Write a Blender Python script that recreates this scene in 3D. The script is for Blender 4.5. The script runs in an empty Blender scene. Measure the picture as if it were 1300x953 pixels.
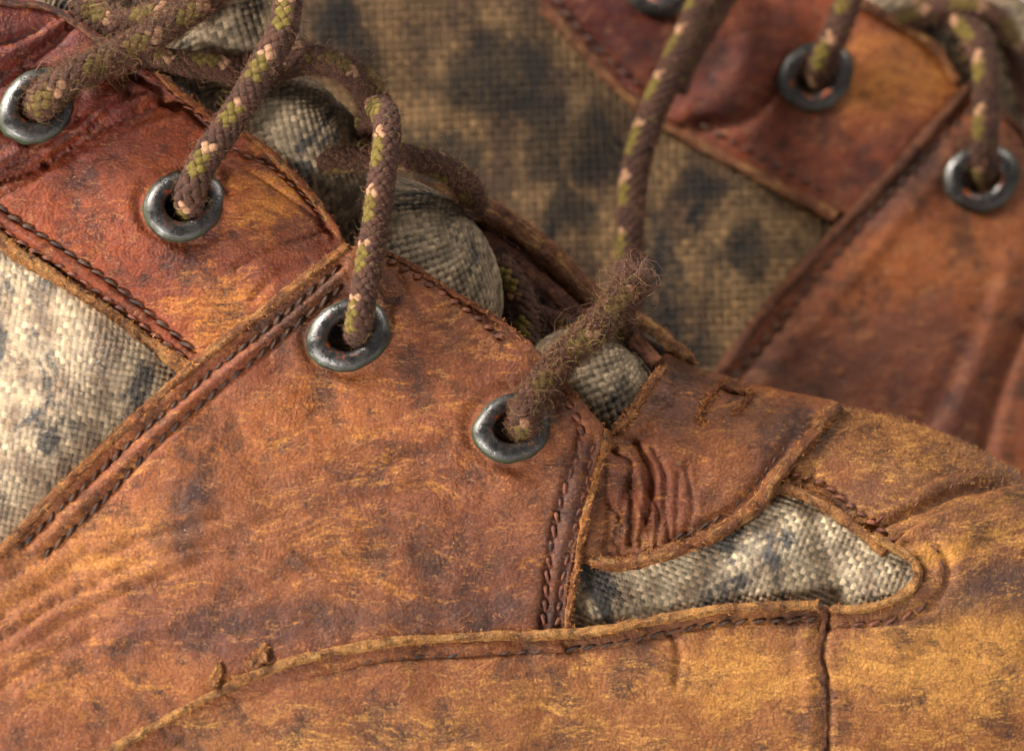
import bpy, math, random
import numpy as np
from mathutils import Vector, Matrix
from mathutils.geometry import delaunay_2d_cdt

random.seed(7); rng = np.random.default_rng(7)
S = bpy.context.scene
COL = S.collection

# ------------------------------------------------------------------ camera, world, lamps, exposure
K = 0.000115                      # metres per modelling unit (0.115 mm)
DIST = 3626.0                     # camera distance in units
PITCH = math.radians(25)
CEN = Vector((0, 0, 0.10))        # middle of the near boot, 10 cm above the table
ROT = Matrix.Rotation(math.radians(90) - PITCH, 3, 'X')

cd = bpy.data.cameras.new('camera'); cam = bpy.data.objects.new('camera', cd); COL.objects.link(cam)
cd.lens = DIST / 1300 * 36; cd.sensor_width = 36; cd.sensor_fit = 'HORIZONTAL'
cam.rotation_euler = ROT.to_euler(); cam.location = CEN + ROT @ Vector((0, 0, DIST * K))
cd.clip_start = 0.01; cd.clip_end = 20
cd.dof.use_dof = True; cd.dof.focus_distance = (DIST + 18) * K; cd.dof.aperture_fstop = 13.5
S.camera = cam

w = bpy.data.worlds.new("World"); S.world = w; w.use_nodes = True
bg = w.node_tree.nodes['Background']; bg.inputs[0].default_value = (0.96, 0.97, 1.0, 1); bg.inputs[1].default_value = 0.13

def softbox(name, off, size, power, col, target=(0, 0, 0)):
    l = bpy.data.lights.new(name, 'AREA'); l.shape = 'RECTANGLE'; l.size, l.size_y = size; l.energy = power; l.color = col
    o = bpy.data.objects.new(name, l); COL.objects.link(o)
    o.location = CEN + ROT @ Vector(off); tgt = CEN + ROT @ Vector(target)
    o.rotation_euler = (tgt - o.location).to_track_quat('-Z', 'Y').to_euler()
softbox('key_softbox', (-0.50, 0.44, 0.16), (0.15, 0.15), 10.2, (1, 0.965, 0.91))
softbox('low_softbox', (-0.36, -0.20, 0.34), (0.13, 0.10), 2.8, (1, 0.98, 0.96))
softbox('rim_softbox', (0.36, 0.50, 0.10), (0.25, 0.2), 1.9, (1.0, 0.97, 0.93))

vs = S.view_settings; vs.view_transform = 'Standard'; vs.look = 'None'; vs.exposure = -0.06; vs.gamma = 1; vs.use_curve_mapping = False
S.render.resolution_x = 1024; S.render.resolution_y = 750

# ------------------------------------------------------------------ helpers
def lin(c):
    c = np.asarray(c, float) / 255.0
    return np.where(c <= 0.04045, c / 12.92, ((c + 0.055) / 1.055) ** 2.4)

class Frame:                       # where a boot stands: turned, scaled and moved as a whole
    def __init__(s, M, a, b, dw):
        s.M = np.array(M, float); s.a = np.array(a, float); s.b = np.array(b, float); s.dw = dw; s.Mi = np.linalg.inv(s.M)
    def inv(s, pts):
        p = np.asarray(pts, float).copy(); p[:, :2] = (p[:, :2] - s.b) @ s.Mi.T + s.a; return p
    def world(s, q):               # q: N x 3 (x, y down, w towards the camera)
        xy = (q[:, :2] - s.a) @ s.M.T + s.b; ww = q[:, 2] + s.dw
        f = (DIST - ww) / DIST
        c = np.stack([(xy[:, 0] - 650) * f, -(xy[:, 1] - 476.5) * f, ww], 1) * K
        return c @ np.array(ROT).T + np.array(CEN)
NEAR = Frame([[1, 0], [0, 1]], (0, 0), (0, 0), 0)
FAR = Frame([[.957, .087], [-.087, .957]], (235, 265), (1035, 95), -640)

def noise2(x, y, sc, seed=0, oct=3):
    v = np.zeros_like(x); amp = 1; tot = 0
    for o in range(oct):
        X = x / sc * 2 ** o + 17.3 * seed + 5 * o; Y = y / sc * 2 ** o - 9.1 * seed + 3 * o
        xi = np.floor(X).astype(np.int64); yi = np.floor(Y).astype(np.int64); fx = X - xi; fy = Y - yi
        fx = fx * fx * (3 - 2 * fx); fy = fy * fy * (3 - 2 * fy)
        def hsh(a, b):
            n = (a * 374761393 + b * 668265263 + seed * 1442695) & 0x7fffffff
            n = ((n ^ (n >> 13)) * 1274126177) & 0x7fffffff
            return ((n ^ (n >> 16)) & 0xffff) / 65535.0
        g = (hsh(xi, yi) * (1 - fx) + hsh(xi + 1, yi) * fx) * (1 - fy) + (hsh(xi, yi + 1) * (1 - fx) + hsh(xi + 1, yi + 1) * fx) * fy
        v += amp * (g * 2 - 1); tot += amp; amp *= .5
    return v / tot

RP = np.array([(-700, -800), (-500, -640), (0, -250), (300, -30), (600, 200), (740, 330), (800, 410), (850, 452), (880, 466), (960, 489),
               (1060, 513), (1150, 530), (1220, 557), (1300, 600), (1500, 740), (1900, 1100)], float)
_gx = np.arange(-700, 1900, 5.0); _gy = np.interp(_gx, RP[:, 0], RP[:, 1])
_k = np.hanning(15); _k /= _k.sum(); _gy = np.convolve(np.pad(_gy, 7, 'edge'), _k, 'valid')
def ridge(x): return np.interp(x, _gx, _gy)
def Rf(x): return np.interp(x, [-500, 600, 850, 1500], [400, 340, 215, 230])
def base(x, s):
    r = ridge(x); R = Rf(x); th = s / R
    thc = np.clip(th, -math.pi / 2, math.pi / 2)
    y = r + R * (1 - np.cos(thc)); ww = -R * (1 - np.sin(thc))
    t = np.maximum(0, s - R * math.pi / 2); y = y + t; ww = ww + 0.14 * t * t / (t + 150)
    t2 = np.maximum(0, -s - R * math.pi / 2); y = y + t2
    ww = ww + 10 * noise2(x, s, 230, 2, 1) + 4.5 * noise2(x, s, 85, 5, 1)
    return np.stack([x, y, ww], -1)
def inv(x, y):
    r = ridge(x); R = Rf(x); dy = y - r
    return np.where(dy < 0, dy, np.where(dy < R, R * np.arccos(np.clip(1 - dy / R, -1, 1)), R * math.pi / 2 + dy - R))
def base_n(x, s):
    e = 2.0
    a = base(x + e, s) - base(x - e, s); b = base(x, s + e) - base(x, s - e)
    n = np.cross(a, b)
    n /= np.linalg.norm(n, axis=-1, keepdims=True) + 1e-9
    n *= np.sign((n[..., 2:3]) + 1e-9) if False else 1
    return n
_t = base_n(np.array([400.]), np.array([900.]))[0]
NS = 1.0 if _t[2] > 0 else -1.0
def surf(x, y, h=0.0):             # point of the boot's side at picture-like coordinates, h units proud of it
    x = np.atleast_1d(np.asarray(x, float)); y = np.atleast_1d(np.asarray(y, float)); s = inv(x, y)
    n = base_n(x, s) * NS
    return base(x, s) + n * (np.asarray(h) * np.ones_like(x))[:, None], n

def smooth(pts, step=4.0, closed=False):   # Catmull-Rom, resampled evenly
    P = np.asarray(pts, float)
    if len(P) == 2:
        C = P
    else:
        Q = np.vstack([2 * P[0] - P[1], P, 2 * P[-1] - P[-2]]); out = []
        for i in range(1, len(Q) - 2):
            t = np.linspace(0, 1, 14, endpoint=False)[:, None]; a, b, c, d = Q[i - 1], Q[i], Q[i + 1], Q[i + 2]
            out.append(.5 * (2 * b + (c - a) * t + (2 * a - 5 * b + 4 * c - d) * t ** 2 + (3 * b - 3 * c + d - a) * t ** 3))
        C = np.vstack(out + [P[-1:]])
    L = np.r_[0, np.cumsum(np.linalg.norm(np.diff(C, axis=0), axis=1))]
    n = max(2, int(round(L[-1] / step)) + 1); u = np.linspace(0, L[-1], n)
    return np.stack([np.interp(u, L, C[:, k]) for k in range(C.shape[1])], 1)

def dist_poly(p, poly, closed=False):
    A = poly if closed else poly[:-1]; B = np.roll(poly, -1, 0) if closed else poly[1:]
    best = np.full(len(p), 1e9)
    for c0 in range(0, len(p), 20000):
        q = p[c0:c0 + 20000]; bb = np.full(len(q), 1e9)
        for a, b in zip(A, B):
            ab = b - a; t = np.clip(((q - a) @ ab) / (ab @ ab + 1e-9), 0, 1)
            d = q - a - t[:, None] * ab; bb = np.minimum(bb, d[:, 0] ** 2 + d[:, 1] ** 2)
        best[c0:c0 + 20000] = bb
    return np.sqrt(best)
def inside(p, poly):
    x, y = p[:, 0], p[:, 1]; r = np.zeros(len(p), bool); n = len(poly)
    for i in range(n):
        x1, y1 = poly[i]; x2, y2 = poly[(i + 1) % n]
        if y1 == y2: continue
        c = ((y1 > y) != (y2 > y)) & (x < (x2 - x1) * (y - y1) / (y2 - y1) + x1); r ^= c
    return r

def mesh_np(name, V, F, mat, parent=None, col=None, px=None, smooth_sh=True, kind=None, label=None):
    me = bpy.data.meshes.new(name); V = np.asarray(V, np.float32)
    F = np.asarray(F, np.int32); k = F.shape[1]
    me.vertices.add(len(V)); me.vertices.foreach_set('co', V.ravel())
    me.loops.add(F.size); me.loops.foreach_set('vertex_index', F.ravel())
    me.polygons.add(len(F)); me.polygons.foreach_set('loop_start', np.arange(0, F.size, k, dtype=np.int32))
    me.polygons.foreach_set('use_smooth', np.full(len(F), smooth_sh))
    me.update(calc_edges=True)
    if col is not None:
        col = np.asarray(col, np.float32)
        if col.shape[1] == 3: col = np.hstack([col, np.ones((len(col), 1), np.float32)])
        a = me.color_attributes.new('Col', 'FLOAT_COLOR', 'POINT'); a.data.foreach_set('color', col.ravel())
    if px is not None:
        px = np.asarray(px, np.float32)
        if px.shape[1] == 2: px = np.hstack([px, np.zeros((len(px), 1), np.float32)])
        a = me.attributes.new('px', 'FLOAT_VECTOR', 'POINT'); a.data.foreach_set('vector', (px / 100).astype(np.float32).ravel())
    me.validate()
    me.materials.append(mat)
    o = bpy.data.objects.new(name, me); COL.objects.link(o)
    if parent is not None: put(o, parent)
    if kind: o['kind'] = kind
    if label: o['label'] = label
    return o
def put(o, parent):
    o.parent = parent
    if parent.type == 'EMPTY': o.matrix_parent_inverse = Matrix.Translation(-parent.location)
def thing(name, label, cat, loc, group=None):
    o = bpy.data.objects.new(name, None); COL.objects.link(o); o.location = loc; o.empty_display_size = 0.02
    o['label'] = label; o['category'] = cat
    if group: o['group'] = group
    return o

# ------------------------------------------------------------------ materials
class NT:
    def __init__(s, name):
        s.m = bpy.data.materials.new(name); s.m.use_nodes = True; s.t = s.m.node_tree; s.b = s.t.nodes['Principled BSDF']
    def n(s, typ, **kw):
        nd = s.t.nodes.new(typ)
        for k, v in kw.items():
            if k in ('inp',):
                for i, val in v.items(): nd.inputs[i].default_value = val
            else: setattr(nd, k, v)
        return nd
    def l(s, a, b): s.t.links.new(a, b)
    def attr(s, nm): return s.n('ShaderNodeAttribute', attribute_name=nm)
    def vec(s, rot=0.0, scale=(1, 1, 1)):
        a = s.attr('px'); m = s.n('ShaderNodeMapping'); m.inputs['Rotation'].default_value = (0, 0, rot); m.inputs['Scale'].default_value = scale
        s.l(a.outputs['Vector'], m.inputs['Vector']); return m.outputs['Vector']
    def noise(s, vec, sc, det=4, rough=.6, dist=0.0):
        n = s.n('ShaderNodeTexNoise', inp={'Scale': sc, 'Detail': det, 'Roughness': rough, 'Distortion': dist}); s.l(vec, n.inputs['Vector']); return n.outputs['Fac']
    def ramp(s, fac, lo, hi, a=0.0, b=1.0):
        r = s.n('ShaderNodeMapRange', inp={'From Min': lo, 'From Max': hi, 'To Min': a, 'To Max': b}); s.l(fac, r.inputs['Value']); return r.outputs['Result']
    def math(s, op, a, b=None, clamp=False):
        m = s.n('ShaderNodeMath', operation=op, use_clamp=clamp)
        for i, v in enumerate((a, b)):
            if v is None: continue
            if isinstance(v, (int, float)): m.inputs[i].default_value = v
            else: s.l(v, m.inputs[i])
        return m.outputs[0]
    def mix(s, fac, a, b, blend='MIX'):
        m = s.n('ShaderNodeMix', data_type='RGBA', blend_type=blend)
        for sock, v in ((m.inputs[0], fac), (m.inputs[6], a), (m.inputs[7], b)):
            if isinstance(v, (int, float)): sock.default_value = v
            elif isinstance(v, (tuple, list, np.ndarray)): sock.default_value = (*list(v)[:3], 1)
            else: s.l(v, sock)
        return m.outputs[2]
    def bump(s, hts):              # list of (height socket, distance in units)
        prev = None
        for h, d in hts:
            b = s.n('ShaderNodeBump', inp={'Strength': 1.0, 'Distance': d * K}); s.l(h, b.inputs['Height'])
            if prev: s.l(prev, b.inputs['Normal'])
            prev = b.outputs['Normal']
        s.l(prev, s.b.inputs['Normal'])

def leather(name, rough=(.27, .46), tan=(220, 146, 62), dark=(60, 34, 19), grain=1.0, streak=.25, scuffgain=1.0, red=(108, 52, 30), hi=(176, 106, 50)):
    m = NT(name); a = m.attr('Col'); col = a.outputs['Color']; amt = a.outputs['Alpha']
    v = m.vec()
    warp = m.n('ShaderNodeTexNoise', inp={'Scale': 3.0, 'Detail': 3.0}); m.l(v, warp.inputs['Vector'])
    wv = m.n('ShaderNodeMix', data_type='VECTOR'); wv.inputs[0].default_value = .10; m.l(v, wv.inputs[4]); m.l(warp.outputs['Color'], wv.inputs[5]); wvec = wv.outputs[1]
    n1 = m.noise(wvec, 1.5, 8, .70); n2 = m.noise(v, 4.5, 7, .72); n3 = m.noise(m.vec(rot=streak, scale=(1, 2.2, 1)), 3.2, 8, .74, .5)
    c = m.mix(m.ramp(n2, .47, .66, 0, .60), col, lin(red))
    c = m.mix(m.ramp(n3, .53, .66, 0, .55), c, lin(hi))
    c = m.mix(m.ramp(n1, .50, .63, 0, .72), c, lin(dark))
    # dye worn off: streaky tan scuffs
    big = m.n('ShaderNodeTexNoise', inp={'Scale': .55, 'Detail': 2.0}); m.l(v, big.inputs['Vector'])
    wb = m.n('ShaderNodeMix', data_type='VECTOR'); wb.inputs[0].default_value = .55; m.l(v, wb.inputs[4]); m.l(big.outputs['Color'], wb.inputs[5])
    def wmap(rot, scale):
        mp = m.n('ShaderNodeMapping'); mp.inputs['Rotation'].default_value = (0, 0, rot); mp.inputs['Scale'].default_value = (scale[0] * 1.6, scale[1] * 1.6, 1); m.l(wb.outputs[1], mp.inputs['Vector']); return mp.outputs['Vector']
    sv = wmap(streak, (.8, 3.6)); s1 = m.noise(sv, 2.0, 10, .74, .7)
    sv2 = m.vec(rot=streak - .6, scale=(1, 3.0, 1)); s2 = m.noise(sv2, 6.5, 6, .78, .3)
    fine = m.noise(v, 30, 4, .8)
    sc = m.math('ADD', m.math('MULTIPLY', s1, .60), m.math('MULTIPLY', s2, .40))
    sc2 = m.math('ADD', sc, m.math('MULTIPLY', m.math('SUBTRACT', fine, .5), .22))
    thr = m.math('SUBTRACT', .63, m.math('MULTIPLY', amt, .155 * scuffgain))
    k = m.math('MULTIPLY', m.math('SUBTRACT', sc2, thr), 10.0, clamp=True)
    c = m.mix(m.math('MULTIPLY', k, .72), c, lin(tan))
    k2 = m.math('MULTIPLY', m.math('SUBTRACT', sc2, m.math('ADD', thr, .13)), 14.0, clamp=True)
    c = m.mix(m.math('MULTIPLY', k2, .7), c, lin((240, 186, 116)))
    # speckle: grain pores dark, grain tops rubbed orange
    vg = m.n('ShaderNodeTexVoronoi', inp={'Scale': 24.0, 'Randomness': 1.0}); m.l(wvec, vg.inputs['Vector'])
    pore = m.ramp(vg.outputs['Distance'], .28, .62)
    c = m.mix(m.math('MULTIPLY', pore, .38), c, m.mix(1.0, c, (.42, .34, .34), 'MULTIPLY'))
    c = m.mix(m.ramp(fine, .48, .66, .0, .36), c, m.mix(1.0, c, (1.8, 1.6, 1.3), 'MULTIPLY'))
    ln = m.noise(wmap(streak + .35, (.7, 2.2)), 2.6, 6, .62, .6)
    scr = m.math('MULTIPLY', m.ramp(m.math('ABSOLUTE', m.math('SUBTRACT', ln, .5)), .014, .002, 0, .38), m.ramp(n2, .48, .56))
    c = m.mix(scr, c, lin((226, 160, 96)))
    ln2 = m.noise(wmap(streak - .9, (.6, 1.8)), 2.2, 7, .66, .5)
    crk = m.math('MULTIPLY', m.ramp(m.math('ABSOLUTE', m.math('SUBTRACT', ln2, .5)), .009, .002, 0, .45), m.ramp(n1, .50, .58))
    c = m.mix(crk, c, lin((44, 26, 20)))
    dk = m.noise(v, 13, 5, .8)
    c = m.mix(m.ramp(dk, .53, .64, 0, .42), c, lin(dark))
    vor = m.n('ShaderNodeTexVoronoi', inp={'Scale': 5.0}); m.l(v, vor.inputs['Vector'])
    fl = m.ramp(vor.outputs['Distance'], .06, .02, 0, .7)
    c = m.mix(m.math('MULTIPLY', fl, m.ramp(n1, .50, .56)), c, (.62, .50, .44))
    m.l(c, m.b.inputs['Base Color'])
    r = m.math('ADD', m.ramp(n2, .35, .65, rough[0], rough[1]), m.math('MULTIPLY', k, .10)); m.l(r, m.b.inputs['Roughness'])
    m.b.inputs['Specular IOR Level'].default_value = .36
    m.bump([(n1, 8 * grain), (sc, 3.5 * grain), (crk, -1.5), (dk, .45 * grain), (vg.outputs['Distance'], -.75 * grain)])
    return m.m

def suede(name, tan=(238, 180, 104), dark=(64, 34, 22)):
    m = NT(name); a = m.attr('Col'); v = m.vec(); vl = m.vec(scale=(.45, 2.2, 1))
    n = m.noise(v, 7, 7, .8); f = m.noise(v, 36, 4, .85); n0 = m.noise(v, 3.0, 5, .7); st = m.noise(vl, 6, 6, .75, .3)
    c = m.mix(m.ramp(n0, .44, .60, 0, .80), a.outputs['Color'], lin((112, 58, 30)))
    c = m.mix(m.ramp(st, .50, .62, 0, .75), c, lin(tan))
    c = m.mix(m.ramp(n, .50, .62, 0, .85), c, lin(dark))
    c = m.mix(m.ramp(f, .50, .62, 0, .6), c, m.mix(1.0, c, (2.2, 2.0, 1.7), 'MULTIPLY'))
    c = m.mix(m.ramp(f, .48, .38, 0, .5), c, m.mix(1.0, c, (.4, .35, .3), 'MULTIPLY'))
    m.l(c, m.b.inputs['Base Color']); m.l(m.ramp(n, .4, .6, .45, .8), m.b.inputs['Roughness']); m.b.inputs['Specular IOR Level'].default_value = .45
    m.bump([(st, 10), (n, 9), (f, 3)])
    return m.m

def canvas(name, light=(196, 172, 138), mid=(120, 96, 66), darkc=(44, 42, 42), cs=.9, seed=0.0, gloss=.5, dthr=.52):
    m = NT(name); a = m.attr('Col'); ap = m.attr('px')
    mp = m.n('ShaderNodeMapping'); mp.inputs['Location'].default_value = (seed, seed * 1.7, 0); mp.inputs['Scale'].default_value = (1.25, .8, 1); m.l(ap.outputs['Vector'], mp.inputs['Vector'])
    v = mp.outputs['Vector']; v0 = ap.outputs['Vector']
    b = m.noise(v, cs, 4, .55, .6); b2 = m.noise(v, cs * 2.1, 3, .5); f = m.noise(v0, 55, 3, .75); j = m.noise(v0, 9, 3, .6)
    jj = m.math('MULTIPLY', m.math('SUBTRACT', j, .5), .18)
    c = m.mix(m.ramp(m.math('ADD', b2, jj), .44, .60, 0, 1), lin(light), lin(mid))
    c = m.mix(m.ramp(m.math('ADD', b, jj), dthr, dthr + .08, 0, .93), c, lin(darkc))
    c = m.mix(1.0, c, a.outputs['Color'], 'MULTIPLY')
    c = m.mix(m.ramp(f, .3, .7, .0, .45), c, m.mix(1.0, c, (1.7, 1.65, 1.6), 'MULTIPLY'))
    m.l(c, m.b.inputs['Base Color']); m.b.inputs['Roughness'].default_value = gloss; m.b.inputs['Specular IOR Level'].default_value = .5 if gloss > .4 else .95
    m.bump([(f, 2.5), (j, 3)])
    return m.m

def yarn(name, rough=.75):
    m = NT(name); a = m.attr('Col'); v = m.vec(scale=(1, 5, 1)); f = m.noise(v, 24, 3, .8)
    c = m.mix(m.ramp(f, .3, .7, .1, .75), m.mix(1.0, a.outputs['Color'], (.5, .47, .45), 'MULTIPLY'), m.mix(1.0, a.outputs['Color'], (1.5, 1.45, 1.4), 'MULTIPLY'))
    m.l(c, m.b.inputs['Base Color']); m.b.inputs['Roughness'].default_value = rough; m.b.inputs['Specular IOR Level'].default_value = .35
    m.b.inputs['Sheen Weight'].default_value = .05
    m.bump([(f, 2.5)])
    return m.m
def hairmat(name):
    m = NT(name); a = m.attr('Col'); m.l(a.outputs['Color'], m.b.inputs['Base Color']); m.b.inputs['Roughness'].default_value = .6
    return m.m
def plain_thread(name, a=(58, 44, 38), b=(128, 72, 44), sc=14):
    m = NT(name); tc = m.n('ShaderNodeTexCoord'); g = m.n('ShaderNodeNewGeometry'); oi = m.n('ShaderNodeObjectInfo')
    n = m.n('ShaderNodeTexNoise', inp={'Scale': 900.0, 'Detail': 4.0}); m.l(g.outputs['Position'], n.inputs['Vector'])
    c = m.mix(m.ramp(n.outputs['Fac'], .42, .62), lin(a), lin(b))
    c = m.mix(m.math('MULTIPLY', oi.outputs['Random'], .5), c, lin(b))
    m.l(c, m.b.inputs['Base Color']); m.b.inputs['Roughness'].default_value = .55
    n2 = m.n('ShaderNodeTexNoise', inp={'Scale': 5000.0, 'Detail': 2.0}); m.l(g.outputs['Position'], n2.inputs['Vector'])
    m.bump([(n2.outputs['Fac'], 2.5)])
    return m.m
def eyelet_mat():
    m = NT('dark_brass'); a = m.attr('Col'); g = m.n('ShaderNodeNewGeometry')
    n = m.n('ShaderNodeTexNoise', inp={'Scale': 700.0, 'Detail': 6.0, 'Roughness': .7}); m.l(g.outputs['Position'], n.inputs['Vector'])
    n2 = m.n('ShaderNodeTexNoise', inp={'Scale': 2600.0, 'Detail': 4.0, 'Roughness': .7}); m.l(g.outputs['Position'], n2.inputs['Vector'])
    edge = m.attr('Col').outputs['Alpha']
    c = m.mix(m.ramp(n2.outputs['Fac'], .5, .72, 0, .55), lin((104, 100, 97)), lin((44, 43, 43)))
    wear = m.ramp(n.outputs['Fac'], .55, .60)
    c = m.mix(m.math('MULTIPLY', wear, a.outputs['Color']), c, lin((200, 104, 56)))
    gr = m.math('MULTIPLY', edge, m.ramp(n.outputs['Fac'], .42, .54, .35, 1))
    c = m.mix(gr, c, m.mix(n2.outputs['Fac'], lin((30, 84, 62)), lin((120, 106, 78))))
    m.l(c, m.b.inputs['Base Color']); m.b.inputs['Metallic'].default_value = .9
    m.l(m.math('ADD', m.ramp(n.outputs['Fac'], .38, .62, .20, .46), m.math('MULTIPLY', gr, .4)), m.b.inputs['Roughness'])
    m.bump([(n2.outputs['Fac'], .35), (n.outputs['Fac'], 1.2)])
    return m.m

M_LEA = leather('worn_leather')
M_RED = leather('red_brown_leather', rough=(.26, .44), tan=(226, 144, 56), dark=(42, 20, 17), streak=-.9, red=(96, 36, 20), hi=(176, 88, 32), scuffgain=1.05)
M_TOE = leather('scuffed_toe_leather', rough=(.40, .58), tan=(226, 162, 76), dark=(74, 44, 26), streak=.5, red=(124, 74, 40), hi=(204, 144, 64), scuffgain=1.1)
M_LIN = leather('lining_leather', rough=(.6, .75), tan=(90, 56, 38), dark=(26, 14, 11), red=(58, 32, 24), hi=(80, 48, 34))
M_SUE = suede('raw_leather_edge')
M_SUED = suede('brown_leather_edge', tan=(190, 116, 62), dark=(48, 28, 22))
M_CAN = canvas('camouflage_canvas', light=(206, 176, 136), mid=(146, 116, 84), darkc=(60, 50, 40), cs=1.1, seed=9.0, gloss=.27)
M_CAND = canvas('grey_camouflage_canvas', light=(226, 198, 156), mid=(168, 138, 102), darkc=(62, 54, 46), cs=1.2, seed=8.2, gloss=.32, dthr=.53)
M_CANT = canvas('tongue_canvas', light=(184, 158, 124), mid=(132, 112, 86), darkc=(74, 66, 60), cs=1.6, seed=5.1, gloss=.6, dthr=.56)
M_CANB = canvas('shaded_brown_canvas', light=(146, 112, 72), mid=(92, 66, 42), darkc=(24, 20, 17), cs=.50, seed=12.4, gloss=.8, dthr=.60)  # brown print of the far boot, with its shade darkened into the colours
M_YARN = yarn('lace_yarn'); M_HAIR = hairmat('lace_fibre')
M_TH = plain_thread('dark_thread', a=(46, 36, 32), b=(104, 68, 46)); M_THR = plain_thread('rust_thread', a=(62, 36, 28), b=(146, 82, 54))
M_EYE = eyelet_mat()

# ------------------------------------------------------------------ builders
def outline(segs, step=5.0, jit=0.0, seed=1):
    P = []
    for s in segs:
        c = smooth(s, step) if len(s) > 1 else np.asarray(s, float)
        if P and np.linalg.norm(P[-1][-1] - c[0]) < 1.5: c = c[1:]
        P.append(c)
    P = np.vstack(P)
    if np.linalg.norm(P[0] - P[-1]) < 1.5: P = P[:-1]
    if jit: P = P + jit * np.stack([noise2(P[:, 0], P[:, 1], 14, seed), noise2(P[:, 0], P[:, 1], 14, seed + 5)], 1)
    return P
def to_param(P): return np.stack([P[:, 0], inv(P[:, 0], P[:, 1])], 1)

def panel(fr, name, segs, mat, parent, layer=0.0, pitch=4.0, thick=14.0, round_r=7.0, disp=None, color=None, holes=(), jit=1.0, seed=1, label=None):
    O = outline(segs, pitch * 1.0, jit, seed); Q = to_param(O)
    area = np.sum(Q[:, 0] * np.roll(Q[:, 1], -1) - np.roll(Q[:, 0], -1) * Q[:, 1])
    tan = np.roll(Q, -1, 0) - np.roll(Q, 1, 0); tan /= np.linalg.norm(tan, axis=1)[:, None] + 1e-9
    nin = np.stack([-tan[:, 1], tan[:, 0]], 1) * (1 if area > 0 else -1)
    pts = [Q]; edges = [(i, (i + 1) % len(Q)) for i in range(len(Q))]; n = len(Q)
    cand = [Q + nin * 1.6, Q + nin * 4.0]
    hl = []
    for (hx, hy, ha, hb, hr) in holes:
        t = np.linspace(0, 2 * math.pi, 40, endpoint=False)
        hx_, hy_ = ha * np.cos(t), hb * np.sin(t); e = np.stack([hx + hx_ * math.cos(hr) - hy_ * math.sin(hr), hy + hx_ * math.sin(hr) + hy_ * math.cos(hr)], 1)
        e = to_param(e); hl.append(e); pts.append(e); edges += [(n + i, n + (i + 1) % 40) for i in range(40)]; n += 40
    x0, y0 = Q.min(0); x1, y1 = Q.max(0)
    gx, gy = np.meshgrid(np.arange(x0, x1, pitch), np.arange(y0, y1, pitch * .866)); gx = gx + (np.arange(gx.shape[0]) % 2)[:, None] * pitch / 2
    G = np.stack([gx.ravel(), gy.ravel()], 1); G = G + rng.uniform(-.12, .12, G.shape) * pitch
    G = G[inside(G, Q)]; d = dist_poly(G, Q, True); G = G[d > 4.0 + pitch * .45]
    for r, c in zip((1.6, 4.0), cand):
        c = c[inside(c, Q)]; dd = dist_poly(c, Q, True); G = np.vstack([G, c[dd > r * .85]])
    for e in hl: G = G[~inside(G, e) & (dist_poly(G, e, True) > pitch * .4)]
    pts.append(G); A = np.vstack(pts)
    res = delaunay_2d_cdt([Vector(p) for p in A], edges, [], 0, 1e-4)
    V2 = np.array([tuple(v) for v in res[0]]); F = np.array([f for f in res[2] if len(f) == 3], np.int64)
    cen = V2[F].mean(1); ok = inside(cen, Q)
    for e in hl: ok &= ~inside(cen, e)
    F = F[ok]
    a = V2[F]; cr = (a[:, 1, 0] - a[:, 0, 0]) * (a[:, 2, 1] - a[:, 0, 1]) - (a[:, 1, 1] - a[:, 0, 1]) * (a[:, 2, 0] - a[:, 0, 0])
    F = np.where((cr > 0)[:, None] == (NS < 0), F[:, ::-1], F) if NS > 0 else F
    F = np.where((cr > 0)[:, None], F[:, ::-1], F) * 1 if False else F
    d = dist_poly(V2, Q, True)
    for e in hl: d = np.minimum(d, dist_poly(V2, e, True) + 3)
    b = base(V2[:, 0], V2[:, 1]); nrm = base_n(V2[:, 0], V2[:, 1]) * NS
    h = layer - thick * .55 * (1 - np.sqrt(np.clip(1 - np.clip(1 - d / round_r, 0, 1) ** 2, 0, 1)))
    X, Y = b[:, 0], b[:, 1]
    if disp: h = h + disp(X, Y, d)
    P3 = b + nrm * h[:, None]
    # back skirt gives the sheet its thickness
    bi = np.arange(len(Q)); # first verts are the outline in order
    o2 = b[bi] + nrm[bi] * (layer - thick - 14)[None] if np.ndim(layer) else b[bi] + nrm[bi] * (layer - thick - 14)
    base_i = len(P3); P3 = np.vstack([P3, o2])
    nq = len(Q); sk = []
    for i in range(nq):
        j = (i + 1) % nq; sk += [(i, j, base_i + j), (i, base_i + j, base_i + i)]
    F = np.vstack([F, np.array(sk)])
    px = np.vstack([np.stack([X, Y], 1), np.stack([X[bi], Y[bi]], 1)])
    c = color(px[:, 0], px[:, 1], np.r_[d, d[bi]]) if color else np.tile([.4, .2, .1, .5], (len(px), 1))
    return mesh_np(name, fr.world(P3), F, mat, parent, c, px, label=label)

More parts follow.
